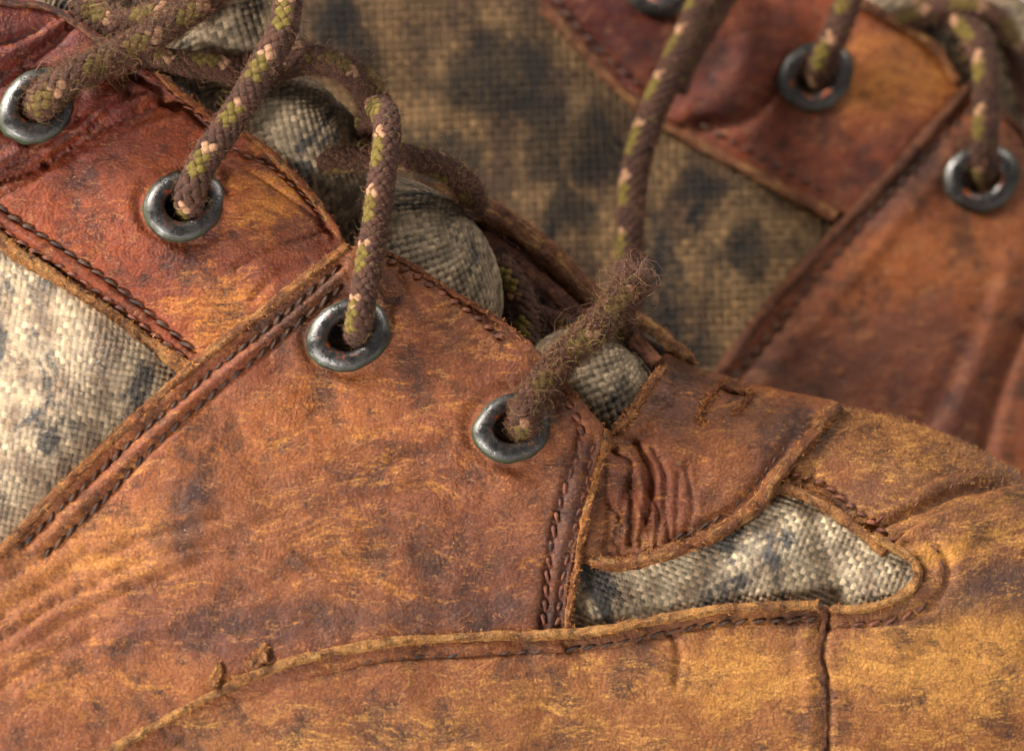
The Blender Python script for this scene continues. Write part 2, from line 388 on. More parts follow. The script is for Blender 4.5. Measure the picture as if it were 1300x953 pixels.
def colfield(basec, blobs, base_s=.4, edge=None, seed=0):
    """basec sRGB; blobs: (x, y, rx, ry, rot, rgb, strength, scuff or None)"""
    def f(x, y, d):
        c = np.tile(lin(basec), (len(x), 1)); a = np.full(len(x), base_s)
        wx = x + 26 * noise2(x, y, 70, seed + 3); wy = y + 26 * noise2(x, y, 70, seed + 4); nz = noise2(x, y, 26, seed + 9, 3)
        for (bx, by, rx, ry, rot, rgb, st, sc) in blobs:
            dx, dy = wx - bx, wy - by; cr, sr = math.cos(rot), math.sin(rot)
            q = ((dx * cr + dy * sr) / rx) ** 2 + ((-dx * sr + dy * cr) / ry) ** 2; q = np.maximum(0, q + .7 * nz)
            k = st * np.exp(-q * q * .9 - .25 * q)
            if rgb is not None: c = c * (1 - k[:, None]) + lin(rgb) * k[:, None]
            if sc is not None: a = a * (1 - k) + sc * k
        if edge:
            k = edge[1] * np.exp(-(d / edge[2]) ** 2); c = c * (1 - k[:, None]) + lin(edge[0]) * k[:, None]
        return np.hstack([c, a[:, None]])
    return f
def creases(lst):
    """lst: (points, depth, width) negative depth = raised fold"""
    L = [(smooth(p, 8), dp, wd) for p, dp, wd in lst]
    def f(x, y, d):
        P = np.stack([x, y], 1); h = np.zeros(len(x))
        wob = 3.5 * noise2(x, y, 22, 9)
        for poly, dp, wd in L:
            m = (x > poly[:, 0].min() - 4 * wd) & (x < poly[:, 0].max() + 4 * wd) & (y > poly[:, 1].min() - 4 * wd) & (y < poly[:, 1].max() + 4 * wd)
            if m.any():
                dd = dist_poly(P[m], poly) + wob[m] * min(1, wd / 8); h[m] -= dp * np.exp(-(dd / wd) ** 2)
        return h
    return f

def band(fr, name, pts, mat, parent, wid=14, hgt=12, layer=0, col=(200, 130, 60), rag=1.6, seed=2, taper=(0, 0), fuzz=0, label=None, free=False, sides=16, squash=1.0):
    """rolled / cut leather edge: a rough flattened cord lying on the boot's side"""
    if not free: wid *= .86; hgt *= .72
    P = smooth(pts, 3.0)
    if free: C = P.copy(); n = np.tile([0., -.35, .94], (len(P), 1))
    else: C, n = surf(P[:, 0], P[:, 1], layer)
    T = np.gradient(C, axis=0); T /= np.linalg.norm(T, axis=1)[:, None]
    Bn = np.cross(T, n); Bn /= np.linalg.norm(Bn, axis=1)[:, None]; n = np.cross(Bn, T)
    L = np.r_[0, np.cumsum(np.linalg.norm(np.diff(C, axis=0), axis=1))]
    tp = np.ones(len(P))
    if taper[0]: tp *= np.clip(L / taper[0], .05, 1) ** .5
    if taper[1]: tp *= np.clip((L[-1] - L) / taper[1], .05, 1) ** .5
    V = []; px = []
    for k in range(sides):
        a = 2 * math.pi * k / sides
        r = 1 + rag / wid * 3.2 * noise2(L, np.full_like(L, k * wid * .6), 12, seed, 4) + .10 * noise2(L, np.full_like(L, k * 1.0), 4, seed + 3, 2) + .20 * noise2(L, np.zeros_like(L), 45, seed + 1, 2)
        ca = math.copysign(abs(math.cos(a)) ** .75, math.cos(a)); sa = math.copysign(abs(math.sin(a)) ** .85, math.sin(a))
        V.append(C + (Bn * ca * (wid / 2)) * (r * tp)[:, None] + (n * sa * (hgt / 2)) * (r * tp)[:, None])
        px.append(np.stack([L + seed * 37, np.full_like(L, a * wid / 2)], 1))
    V = np.stack(V, 1); m, s = V.shape[:2]; px = np.stack(px, 1)
    i, k = np.meshgrid(np.arange(m - 1), np.arange(s), indexing='ij'); k2 = (k + 1) % s
    F = np.stack([i * s + k, i * s + k2, (i + 1) * s + k2, (i + 1) * s + k], -1).reshape(-1, 4)
    Vf = V.reshape(-1, 3); c0 = V[0].mean(0); c1 = V[-1].mean(0)
    Vf = np.vstack([Vf, c0, c1]); pf = np.vstack([px.reshape(-1, 2), px[0, :1].reshape(1, 2), px[-1, :1].reshape(1, 2)])
    e = [(len(Vf) - 2, (q + 1) % s, q, q) for q in range(s)] + [(len(Vf) - 1, (m - 1) * s + q, (m - 1) * s + (q + 1) % s, (m - 1) * s + (q + 1) % s) for q in range(s)]
    T3 = np.vstack([F[:, [0, 1, 2]], F[:, [0, 2, 3]], np.array(e)[:, :3]])
    cl = np.tile(lin(col), (len(Vf), 1)) * (1 + .3 * noise2(pf[:, 0], pf[:, 1], 30, seed + 8))[:, None]
    o = mesh_np(name, fr.world(Vf), T3, mat, parent, np.clip(cl, 0, 1), pf, label=label)
    if fuzz:
        nh = int(L[-1] * fuzz); ii = rng.integers(0, m, nh); aa = rng.uniform(-.3, math.pi + .3, nh)
        ca, sa = np.cos(aa), np.sin(aa); nn = Bn[ii] * ca[:, None] + n[ii] * sa[:, None]
        root = C[ii] + Bn[ii] * (ca * wid / 2 * tp[ii])[:, None] + n[ii] * (sa * hgt / 2 * tp[ii])[:, None]
        hairs(fr, 'fuzz', root, nn, T[ii], rng.uniform(2, 7, nh), .45, [lin((226, 150, 72)), lin((150, 84, 40))], o)
    return o

def hairs(fr, name, root, nrm, tan, length, rad, cols, parent, curl=1.0, segs=5):
    N = len(root); t = np.linspace(0, 1, segs + 1)
    r1 = rng.normal(size=(N, 3)); d = nrm * .9 + r1 * .55 + tan * rng.uniform(-.7, .7, (N, 1)); d /= np.linalg.norm(d, axis=1)[:, None]
    u = np.cross(d, rng.normal(size=(N, 3))); u /= np.linalg.norm(u, axis=1)[:, None] + 1e-9
    v = np.cross(d, u); bend = rng.uniform(-1.0, 1.0, N) * curl; om = rng.uniform(1.5, 5.5, N) * curl; am = rng.uniform(.05, .28, N) * curl
    P = []
    for tt in t:
        off = d * (tt * (1 - .25 * abs(bend) * tt))[:, None] + u * (bend * tt * tt * .6)[:, None] + u * (am * np.sin(om * tt))[:, None] + v * (am * (1 - np.cos(om * tt)))[:, None]
        P.append(root + off * length[:, None])
    P = np.stack(P, 1)                                   # N, segs+1, 3
    V = np.empty((N, segs + 1, 3, 3))
    rr = rad * (1 - .6 * t) * np.ones((N, 1)) * rng.uniform(.7, 1.25, (N, 1))
    for k in range(3):
        a = 2 * math.pi * k / 3; V[:, :, k] = P + (u[:, None] * math.cos(a) + v[:, None] * math.sin(a)) * rr[:, :, None]
    idx = np.arange(N * (segs + 1) * 3).reshape(N, segs + 1, 3)
    F = []
    for k in range(3):
        k2 = (k + 1) % 3
        F.append(np.stack([idx[:, :-1, k], idx[:, :-1, k2], idx[:, 1:, k2], idx[:, 1:, k]], -1).reshape(-1, 4))
    F = np.vstack(F); cols = np.array(cols); ci = rng.integers(0, len(cols), N)
    C = np.repeat(cols[ci] * rng.uniform(.6, 1.3, (N, 1)), (segs + 1) * 3, 0)
    return mesh_np(name, fr.world(V.reshape(-1, 3)), F, M_HAIR, parent, np.clip(C, 0, 1), None, kind='stuff')

def frames(P):
    T = np.gradient(P, axis=0); T /= np.linalg.norm(T, axis=1)[:, None]
    N = np.zeros_like(P); n = np.array([0., 0., 1.]); n -= T[0] * (n @ T[0]); n /= np.linalg.norm(n); N[0] = n
    for i in range(1, len(P)):
        n = N[i - 1] - T[i] * (N[i - 1] @ T[i]); n /= np.linalg.norm(n); N[i] = n
    return T, N, np.cross(T, N)

BR, OL, BE = lin((88, 54, 38)), lin((136, 116, 42)), lin((214, 162, 122))
def lace(fr, pts, parent, R0=15.5, fuzz=3.0, seed=0, phase=0.0, sec0=0.0, hair_len=(5, 17), flat=1.0, dull=0.0, label=None, endtuft=0):
    rs = np.random.default_rng(seed + 50)
    R0 = R0 * .85; P = smooth(pts, 2.0); T, N, B = frames(P)
    L = np.r_[0, np.cumsum(np.linalg.norm(np.diff(P, axis=0), axis=1))]; total = L[-1]
    rad = R0 * (1 + .07 * noise2(L, np.zeros_like(L), 40, seed))
    ns = 8; om = .80 / R0; cs = 7
    Vs = []; Fs = []; Cs = []; Ps = []; off = 0
    for dr in (1, -1):
        for i in range(ns):
            ph = 2 * math.pi * i / ns + dr * om * L + phase
            u = 2 * om * L * ns / (2 * math.pi)
            r = rad + dr * 1.7 * np.cos(math.pi * u) + .7 * noise2(L, np.full_like(L, i * 30.), 12, seed + i)
            rd = N * np.cos(ph)[:, None] + B * (np.sin(ph) * flat)[:, None]
            C = P + rd * r[:, None]
            t = np.gradient(C, axis=0); t /= np.linalg.norm(t, axis=1)[:, None]; sd = np.cross(t, rd); sd /= np.linalg.norm(sd, axis=1)[:, None]
            ring = np.stack([C + sd * (6.0 * math.cos(2 * math.pi * k / cs)) + rd * (2.7 * math.sin(2 * math.pi * k / cs)) for k in range(cs)], 1)
            # colour: whole floats of the braid
            uf = np.floor(u + .5) + .35 * noise2(L, np.full_like(L, i * 11.), 6, seed); lq = uf / (2 * om * ns / (2 * math.pi)); pq = 2 * math.pi * i / ns + dr * om * (.5 * lq + .5 * L)
            sec = (pq + .15 * seed + sec0) % math.pi
            per = (lq + 31 * seed + 47 * (((pq + .15 * seed + sec0) % (2 * math.pi)) > math.pi)) % 72
            ol = (sec < 1.25) & (per < 34); be = (sec < .9) & (per >= 34) & (per < 46)
            c = np.tile(BR, (len(L), 1)) * rs.uniform(.75, 1.25); c[ol] = OL * .9; c[be] = BE * .95
            c = c * (1 - dull) + BR * dull
            c = c * (1 + .28 * noise2(L, np.full_like(L, i * 9. + dr), 5, seed + 2))[:, None]
            m = len(L); a, k = np.meshgrid(np.arange(m - 1), np.arange(cs), indexing='ij'); k2 = (k + 1) % cs
            Fs.append(np.stack([a * cs + k, a * cs + k2, (a + 1) * cs + k2, (a + 1) * cs + k], -1).reshape(-1, 4) + off)
            Vs.append(ring.reshape(-1, 3)); Cs.append(np.repeat(c, cs, 0)); off += m * cs
            pp = np.stack([np.repeat(L, cs), np.tile(np.arange(cs) * 3.0 + i * 40, m)], 1); Ps.append(pp)
    # dark core so that nothing shows through the braid
    a8 = 8; ring = np.stack([P + (N * math.cos(2 * math.pi * k / a8) + B * flat * math.sin(2 * math.pi * k / a8)) * (rad - 3.5)[:, None] for k in range(a8)], 1)
    m = len(L); a, k = np.meshgrid(np.arange(m - 1), np.arange(a8), indexing='ij'); k2 = (k + 1) % a8
    Fs.append(np.stack([a * a8 + k, a * a8 + k2, (a + 1) * a8 + k2, (a + 1) * a8 + k], -1).reshape(-1, 4) + off)
    Vs.append(ring.reshape(-1, 3)); Cs.append(np.tile(BR * .5, (m * a8, 1))); Ps.append(np.zeros((m * a8, 2)))
    o = mesh_np('cord', fr.world(np.vstack(Vs)), np.vstack(Fs), M_YARN, parent, np.clip(np.vstack(Cs), 0, 1), np.vstack(Ps), label=label)
    nh = int(total * fuzz * 3.0)
    if nh:
        ii = rng.integers(0, m, nh); ph = rng.uniform(0, 2 * math.pi, nh)
        nn = N[ii] * np.cos(ph)[:, None] + B[ii] * (flat * np.sin(ph))[:, None]; root = P[ii] + nn * (rad[ii] + 1)[:, None]
        ln = rng.uniform(*hair_len, nh) * .52 * np.where(rng.random(nh) < .07, 3.0, 1)
        hairs(fr, 'fuzz', root, nn, T[ii], ln, .34, [lin((118, 70, 42)), lin((92, 54, 34)), lin((176, 122, 84)), lin((100, 60, 40)), lin((104, 60, 38)), lin((118, 72, 46)), lin((146, 124, 58))], o, curl=1.7)  # the palest fibre colour stands in for glints on the hairs
    if endtuft:
        nn = T[-1] * .8 + rng.normal(size=(endtuft, 3)) * .55; root = P[-1] + rng.normal(size=(endtuft, 3)) * R0 * .45
        hairs(fr, 'frayed_end', root, nn, T[-1:].repeat(endtuft, 0), rng.uniform(14, 44, endtuft), .7, [lin((118, 76, 56)), lin((150, 104, 78)), lin((90, 58, 44))], o, curl=1.6)
    return o

def stitch_mesh(name, ln, r, mat):
    nl, s = 9, 8; V = []
    for i in range(nl):
        t = i / (nl - 1); x = (t - .5) * ln; rr = r * (max(0.0, math.sin(math.pi * (.06 + .88 * t))) ** .6)
        for k in range(s):
            a = 2 * math.pi * k / s + t * 2.2; q = 1 + .22 * math.cos(2 * a)
            V.append((x * K, rr * q * math.cos(2 * math.pi * k / s) * K, (rr * q * .8 * math.sin(2 * math.pi * k / s) - 4.5 * abs(2 * t - 1) ** 3) * K))
    F = [(i * s + k, (i + 1) * s + k, (i + 1) * s + (k + 1) % s, i * s + (k + 1) % s) for i in range(nl - 1) for k in range(s)]
    me = bpy.data.meshes.new(name); me.from_pydata(V, [], F); me.materials.append(mat)
    for p in me.polygons: p.use_smooth = True
    return me
ST = [stitch_mesh('stitch_dark', 19, 2.9, M_TH), stitch_mesh('stitch_dark_thin', 18, 2.5, M_TH)]
STR = [stitch_mesh('stitch_rust', 19, 3.0, M_THR), stitch_mesh('stitch_rust_thin', 18, 2.6, M_THR)]
def stitches(fr, pts, parent, h=3, gap=19.5, meshes=ST, tilt=.22, sc=1.0, skip=0.0):
    P = smooth(pts, gap); C, n = surf(P[:, 0], P[:, 1], h - 4.2)
    W = fr.world(C); Wn = fr.world(C + n * 5) - W
    for i in range(len(P) - 1):
        if random.random() < skip: continue
        mid = (W[i] + W[i + 1]) / 2; t = Vector(W[i + 1] - W[i]).normalized(); nn = Vector(Wn[i]).normalized(); b = nn.cross(t).normalized(); nn = t.cross(b)
        R = Matrix((t, b, nn)).transposed().to_4x4()
        o = bpy.data.objects.new('stitch', random.choice(meshes)); COL.objects.link(o)
        f = random.uniform(.8, 1.15) * sc
        o.matrix_world = Matrix.Translation(mid) @ R @ Matrix.Rotation(tilt + random.uniform(-.14, .14), 4, 'Z') @ Matrix.Diagonal((gap / 19.5, f, f, 1))
        mw = o.matrix_world.copy(); o.parent = parent; o.matrix_world = mw

def eyelet(fr, parent, x, y, ra, rb, rot, layer=8, tilt=(0, 0)):
    c, n = surf(x, y, layer); c = c[0]; n = n[0] + np.array([tilt[0], tilt[1], 0]); n /= np.linalg.norm(n)
    ax = np.array([math.cos(rot), math.sin(rot), 0]); ax -= n * (ax @ n); ax /= np.linalg.norm(ax); ay = np.cross(n, ax)
    # profile (radius fraction, height, verdigris, wear)
    prof = [(1.05, -8, 1, 0), (1.04, -1, 1, 0), (1.02, 1.0, .9, 0), (.995, 1.8, .55, 0), (.97, 4.0, .12, 0), (.92, 5.6, 0, 0), (.85, 7.2, 0, 0), (.77, 8.2, 0, .2), (.68, 8.2, 0, .6),
            (.58, 6.8, 0, 1), (.52, 4, 0, 1), (.48, 0, 0, .8), (.46, -8, 0, .3), (.46, -22, 0, 0), (.54, -34, 0, 0)]
    s = 56; V = []; C = []
    a = np.linspace(0, 2 * math.pi, s, endpoint=False)
    for r, h, g, wr in prof:
        wob = 1 + .015 * np.sin(3 * a + x) + .012 * np.sin(5 * a + y) + (.035 * noise2(a * 40 + x, a * 0, 9, 5, 2) if g > .4 else 0)
        V.append(c + np.outer(ra * r * wob * np.cos(a), ax) + np.outer(rb * r * wob * np.sin(a), ay) + n * h)
        C.append(np.tile([wr, wr, wr, g], (s, 1)))
    V = np.vstack(V); C = np.vstack(C); m = len(prof)
    i, k = np.meshgrid(np.arange(m - 1), np.arange(s), indexing='ij'); k2 = (k + 1) % s
    F = np.stack([i * s + k, i * s + k2, (i + 1) * s + k2, (i + 1) * s + k], -1).reshape(-1, 4)
    return mesh_np('eyelet', fr.world(V), F, M_EYE, parent, C)

def weave(x, y, p, ang, amp, wt=.80):
    ca, sa = math.cos(ang), math.sin(ang)
    u = (x * ca + y * sa) / p; v = (-x * sa + y * ca) / p
    u = u + .10 * noise2(x, y, 50, 21); v = v + .10 * noise2(x, y, 50, 22)
    i = np.floor(u); j = np.floor(v); du = u - i - .5; dv = v - j - .5
    si = 1 - 2 * (i % 2); sj = 1 - 2 * (j % 2)
    hw = .62 * np.sqrt(np.clip(1 - (2.1 * du) ** 2, 0, 1)) + .46 * np.cos(math.pi * (v - .5)) * si
    hf = .72 * np.sqrt(np.clip(1 - (2.1 * dv) ** 2, 0, 1)) - .46 * np.cos(math.pi * (u - .5)) * sj
    h = np.maximum(hw, hf); wp = hw > hf
    tint = np.where(wp, .92 + .16 * (((i * 7919) % 13) / 13 - .5) * 2, .92 + .16 * (((j * 6151) % 11) / 11 - .5) * 2)
    cell = ((i * 127 + j * 311) % 17) / 17
    # crossing threads tinted darker than the face threads by wt, for contrast
    tint = tint * (.66 + .6 * cell) * np.where(wp, 1.05, wt)
    return h * amp * p, tint
def canvas_panel(fr, segs, mat, parent, layer, p, ang, amp=.40, pitch=1.9, bulge=None, name='canvas_panel', label=None, tintc=(1, 1, 1), wt=.80, blots=()):
    def disp(x, y, d):
        h, _ = weave(x, y, p, ang, amp); return h + (bulge(x, y, d) if bulge else 0)
    def colr(x, y, d):
        _, t = weave(x, y, p, ang, amp, wt)
        wx = x + 40 * noise2(x, y, 60, 71, 4); wy = y + 40 * noise2(x, y, 60, 72, 4)   # the printed black patches of the pattern
        for (bx, by, rx, ry, st) in blots:
            q = ((wx - bx) / rx) ** 2 + ((wy - by) / ry) ** 2; t = t * (1 - st / (1 + np.exp((q - 1) * 5)))
        return np.hstack([np.outer(t, tintc), np.ones((len(x), 1))])
    return panel(fr, name, segs, mat, parent, layer=layer, pitch=pitch, thick=6, round_r=5, disp=disp, color=colr, jit=0, label=label)
def puff(c, ax, rot, p, ang, seed, nu=150, nv=110):
    """one padded bulge of the tongue: its verts, faces, colours"""
    th = np.linspace(-.15 * math.pi, 1.15 * math.pi, nu); ph = np.linspace(.02, math.pi - .02, nv)
    # hemisphere-like patch facing the camera
    A, B = np.meshgrid(np.linspace(-1.75, 1.75, nu), np.linspace(-1.5, 1.5, nv), indexing='ij')
    nx = np.sin(A) * np.cos(B); ny = np.sin(B); nz = np.cos(A) * np.cos(B)
    U = A.ravel() * ax[0] * .9; Vv = B.ravel() * ax[1] * .9
    lump = 1 + .045 * noise2(U, Vv, 60, seed)
    X = np.stack([nx.ravel() * ax[0], ny.ravel() * ax[1], nz.ravel() * ax[2]], 1) * lump[:, None]
    n = np.stack([nx.ravel() / ax[0], ny.ravel() / ax[1], nz.ravel() / ax[2]], 1); n /= np.linalg.norm(n, axis=1)[:, None]
    h, t = weave(U + seed * 100, Vv, p, ang, .44); X = X + n * h[:, None]
    cr, sr = math.cos(rot), math.sin(rot)
    X = np.stack([X[:, 0] * cr - X[:, 1] * sr, X[:, 0] * sr + X[:, 1] * cr, X[:, 2]], 1) + np.array(c)
    i, k = np.meshgrid(np.arange(nu - 1), np.arange(nv - 1), indexing='ij')
    F = np.stack([i * nv + k, (i + 1) * nv + k, (i + 1) * nv + k + 1, i * nv + k + 1], -1).reshape(-1, 4)
    return X, F, np.outer(t, (1, 1, 1)), np.stack([U + seed * 100, Vv], 1)
def tongue(fr, parent, puffs, p, ang, mat, label=None):
    V = []; F = []; C = []; P = []; o = 0
    for q, (c, ax, rot) in enumerate(puffs):
        v, f, cc, pp = puff(c, ax, rot, p, ang, q + 1, int(ax[0] * 1.9), int(ax[1] * 1.6)); V.append(v); F.append(f + o); C.append(cc); P.append(pp); o += len(v)
    return mesh_np('tongue', fr.world(np.vstack(V)), np.vstack(F), mat, parent, np.vstack(C), np.vstack(P), label=label)

# ------------------------------------------------------------------ table and backdrop, one white sheet
def sweep():
    m = NT('white_paper'); n = m.n('ShaderNodeTexNoise', inp={'Scale': 60.0}); g = m.n('ShaderNodeNewGeometry'); m.l(g.outputs['Position'], n.inputs['Vector'])
    m.l(m.mix(n.outputs['Fac'], (.74, .75, .77), (.80, .81, .82)), m.b.inputs['Base Color']); m.b.inputs['Roughness'].default_value = .8
    V = []; prof = [(-.7, 0), (.45, 0)] + [(.45 + .25 * math.sin(a), .25 - .25 * math.cos(a)) for a in np.linspace(.1, math.pi / 2, 12)] + [(.7, 1.0)]
    for x in (-1.5, 1.5): V += [(x, y, z) for y, z in prof]
    n_ = len(prof); F = [(i, n_ + i, n_ + i + 1, i + 1) for i in range(n_ - 1)]
    o = mesh_np('backdrop', V, F, m.m); o['kind'] = 'structure'
sweep()

# ------------------------------------------------------------------ the near boot
boot = thing('leather_boot', 'worn brown leather and canvas boot in sharp focus in front, toe to the right', 'boot', (0, 0.02, 0.0), 'pair of old leather boots')
E1, E2, E3, E4 = (48, 134, 53, 42, -.75), (234, 260, 52, 43, -.45), (444, 425, 53, 43, -.5), (651, 543, 50, 42, -.5)
def hole(e): return (e[0], e[1], e[2] * .55, e[3] * .55, e[4])

# left canvas
def bulgeL(x, y, d): return (1 - np.exp(-(d / 40) ** 2)) * 46 * np.exp(-(((x - 100) / 105) ** 2 + ((y - 500) / 190) ** 2)) + 5 * noise2(x, y, 90, 4) - 6 * np.exp(-(d / 24) ** 2)
canvas_panel(NEAR, [[(-190, 120), (-60, 230), (60, 320), (250, 452)], [(262, 465), (150, 580), (30, 690), (-190, 860)], [(-190, 860), (-190, 120)]],
             M_CAN, boot, -14, 7.7, .16, bulge=bulgeL, label='beige and black camouflage canvas left of the big panel')

# inner lining behind everything
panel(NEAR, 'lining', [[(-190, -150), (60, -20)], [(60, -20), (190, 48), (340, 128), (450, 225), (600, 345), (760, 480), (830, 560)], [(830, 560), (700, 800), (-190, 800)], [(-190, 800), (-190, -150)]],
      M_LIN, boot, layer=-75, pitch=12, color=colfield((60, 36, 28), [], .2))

# upper eyelet panel (red-brown, top left)
cA = creases([([(0, 232), (60, 205), (120, 160), (165, 120)], 13, 4.5), ([(-20, 215), (50, 185), (110, 150), (150, 118)], -9, 10), ([(60, 210), (130, 165), (200, 133), (240, 128)], 12, 4), ([(0, 250), (80, 205), (150, 170), (200, 142)], 6, 4), ([(-60, 240), (20, 205), (60, 180), (100, 150)], 8, 5),
              ([(-60, 112), (10, 90), (60, 60), (95, 28)], 12, 5), ([(-60, 84), (0, 72), (50, 45), (86, 16)], -6, 7), ([(-60, 60), (20, 50), (80, 20)], 8, 4), ([(-40, 130), (0, 108), (36, 84)], 7, 4), ([(300, 340), (350, 310), (410, 292)], 7, 4), ([(60, 190), (140, 140), (190, 120)], -8, 7), ([(110, 196), (160, 168), (230, 150)], -6, 7),
              ([(250, 190), (300, 210), (380, 260), (428, 300)], 4.5, 4), ([(175, 95), (240, 140), (300, 195), (340, 205), (400, 262), (425, 300)], 7, 4.5), ([(170, 96), (200, 118), (226, 140)], 8, 4), ([(150, 116), (190, 120), (222, 138)], 7, 3.5),
              ([(-100, 143), (0, 262), (45, 293), (130, 350), (215, 418), (246, 445)], 6, 4.5), ([(-110, 168), (0, 286), (90, 345), (150, 388), (236, 454)], 5, 4.5), ([(-104, 155), (0, 274), (87, 334), (180, 402)], -4, 7), ([(320, 380), (350, 350), (390, 330)], 4, 6)]
             + [([(e[0] + (e[2] + 6) * math.cos(t), e[1] + (e[3] + 6) * math.sin(t)) for t in np.linspace(.2, 5.9, 14)], 6, 7) for e in (E1, E2)])
def dA(x, y, d): return cA(x, y, d) + 2.5 * noise2(x, y, 30, 3)
A = panel(NEAR, 'eyelet_panel', [[(-190, 55), (-100, 165), (0, 288), (60, 330), (150, 392), (245, 462)], [(262, 474), (350, 395), (446, 318)], [(446, 318), (424, 280), (390, 232), (335, 180), (258, 134), (190, 88), (150, 58), (108, 28), (60, 2), (0, -8), (-190, -50)], [(-190, -50), (-190, 55)]],
          M_RED, boot, layer=0, pitch=4, disp=dA, holes=[hole(E1), hole(E2)], seed=3, label='red-brown upper panel with two eyelets',
          color=colfield((150, 70, 34), [(30, 60, 190, 110, 0, (104, 38, 30), .95, .05), (40, 180, 190, 60, -.3, (112, 44, 30), .9, .1), (345, 260, 60, 80, .8, (184, 108, 46), .9, 1.3), (230, 380, 140, 60, .6, (150, 66, 38), .7, .7),
                                        (370, 215, 60, 26, .8, (196, 122, 56), .9, 1.4), (110, 300, 130, 50, .6, (164, 76, 38), .8, .5), (290, 330, 90, 60, 0, (124, 58, 36), .8, .6), (390, 300, 40, 40, 0, (92, 44, 32), .7, .2), (250, 100, 60, 30, .6, (120, 60, 40), .7, .4),
                                        (280, 400, 60, 46, 0, (190, 108, 46), .6, 1.5)], .5))
stitches(NEAR, [(-100, 143), (0, 262), (45, 293), (130, 350), (215, 418), (246, 445)], A, 4, 21, ST, .2)
stitches(NEAR, [(-110, 168), (0, 286), (90, 345), (150, 388), (236, 454)], A, 2, 19, STR, .2)
stitches(NEAR, [(182, 92), (245, 140), (305, 192), (345, 212), (402, 264), (428, 300)], A, 2, 16, STR, .2, .8, .15)
band(NEAR, 'raw_edge', [(-190, 78), (-100, 182), (0, 302), (60, 346), (150, 408), (240, 468)], M_SUE, boot, 21, 16, -4, (206, 138, 72), 2.0, 3, fuzz=2.0)
band(NEAR, 'raw_edge', [(196, 92), (258, 140), (330, 184), (385, 236), (420, 282), (436, 310)], M_SUE, boot, 11, 10, 0, (176, 92, 44), 1.6, 5, fuzz=.6, taper=(20, 20))
band(NEAR, 'raw_edge', [(-120, -30), (0, 2), (60, 10), (105, 38), (140, 66), (176, 88)], M_SUED, boot, 12, 10, 0, (70, 34, 28), 1, 6)

# big quarter panel
cB = creases([([(28, 692), (120, 604), (250, 488), (340, 416), (432, 338)], 7, 4.5), ([(62, 700), (140, 626), (215, 548), (330, 450), (436, 362)], 7, 4.5), ([(45, 697), (130, 616), (232, 520), (335, 434), (434, 350)], -4, 7),
              ([(480, 325), (560, 372), (630, 418), (700, 480), (736, 540)], 4, 7), ([(738, 545), (716, 622), (700, 690), (688, 800)], 6, 4.5), ([(754, 560), (744, 610), (730, 668), (716, 730), (706, 800)], 6, 4.5),
              ([(-60, 830), (60, 745), (170, 690), (280, 655)], 4, 6), ([(-60, 870), (80, 790), (190, 735), (300, 700)], 3, 6), ([(-80, 790), (30, 720), (120, 670)], 2.5, 5), ([(-20, 850), (90, 770), (200, 720)], -2.5, 8), ([(-40, 900), (60, 835), (150, 790)], 3, 5), ([(20, 890), (110, 830), (220, 790)], -2.5, 8), ([(-60, 800), (40, 748), (110, 700)], 3.5, 3.5), ([(0, 812), (80, 762), (130, 742)], 4, 3.5), ([(120, 740), (180, 712), (260, 690)], 3, 3.5),
              ([(290, 520), (330, 600), (390, 700), (440, 780)], 1.0, 9), ([(350, 690), (400, 730), (450, 775)], -2, 4), ([(520, 330), (590, 390), (640, 440)], 4, 6), ([(500, 350), (540, 400), (620, 440)], 4, 7),
              ([(250, 700), (350, 660), (450, 640), (560, 620)], 2.5, 9), ([(300, 760), (420, 720), (560, 700)], 2, 8), ([(470, 600), (560, 570), (680, 610)], 2.2, 8)]
             + [([(e[0] + (e[2] + 7) * math.cos(t), e[1] + (e[3] + 7) * math.sin(t)) for t in np.linspace(.4, 5.9, 14)], 5, 8) for e in (E3, E4)])
def dB(x, y, d): return cB(x, y, d) + 2.5 * noise2(x, y, 50, 3) + 1.6 * noise2(x, y, 22, 6, 2)
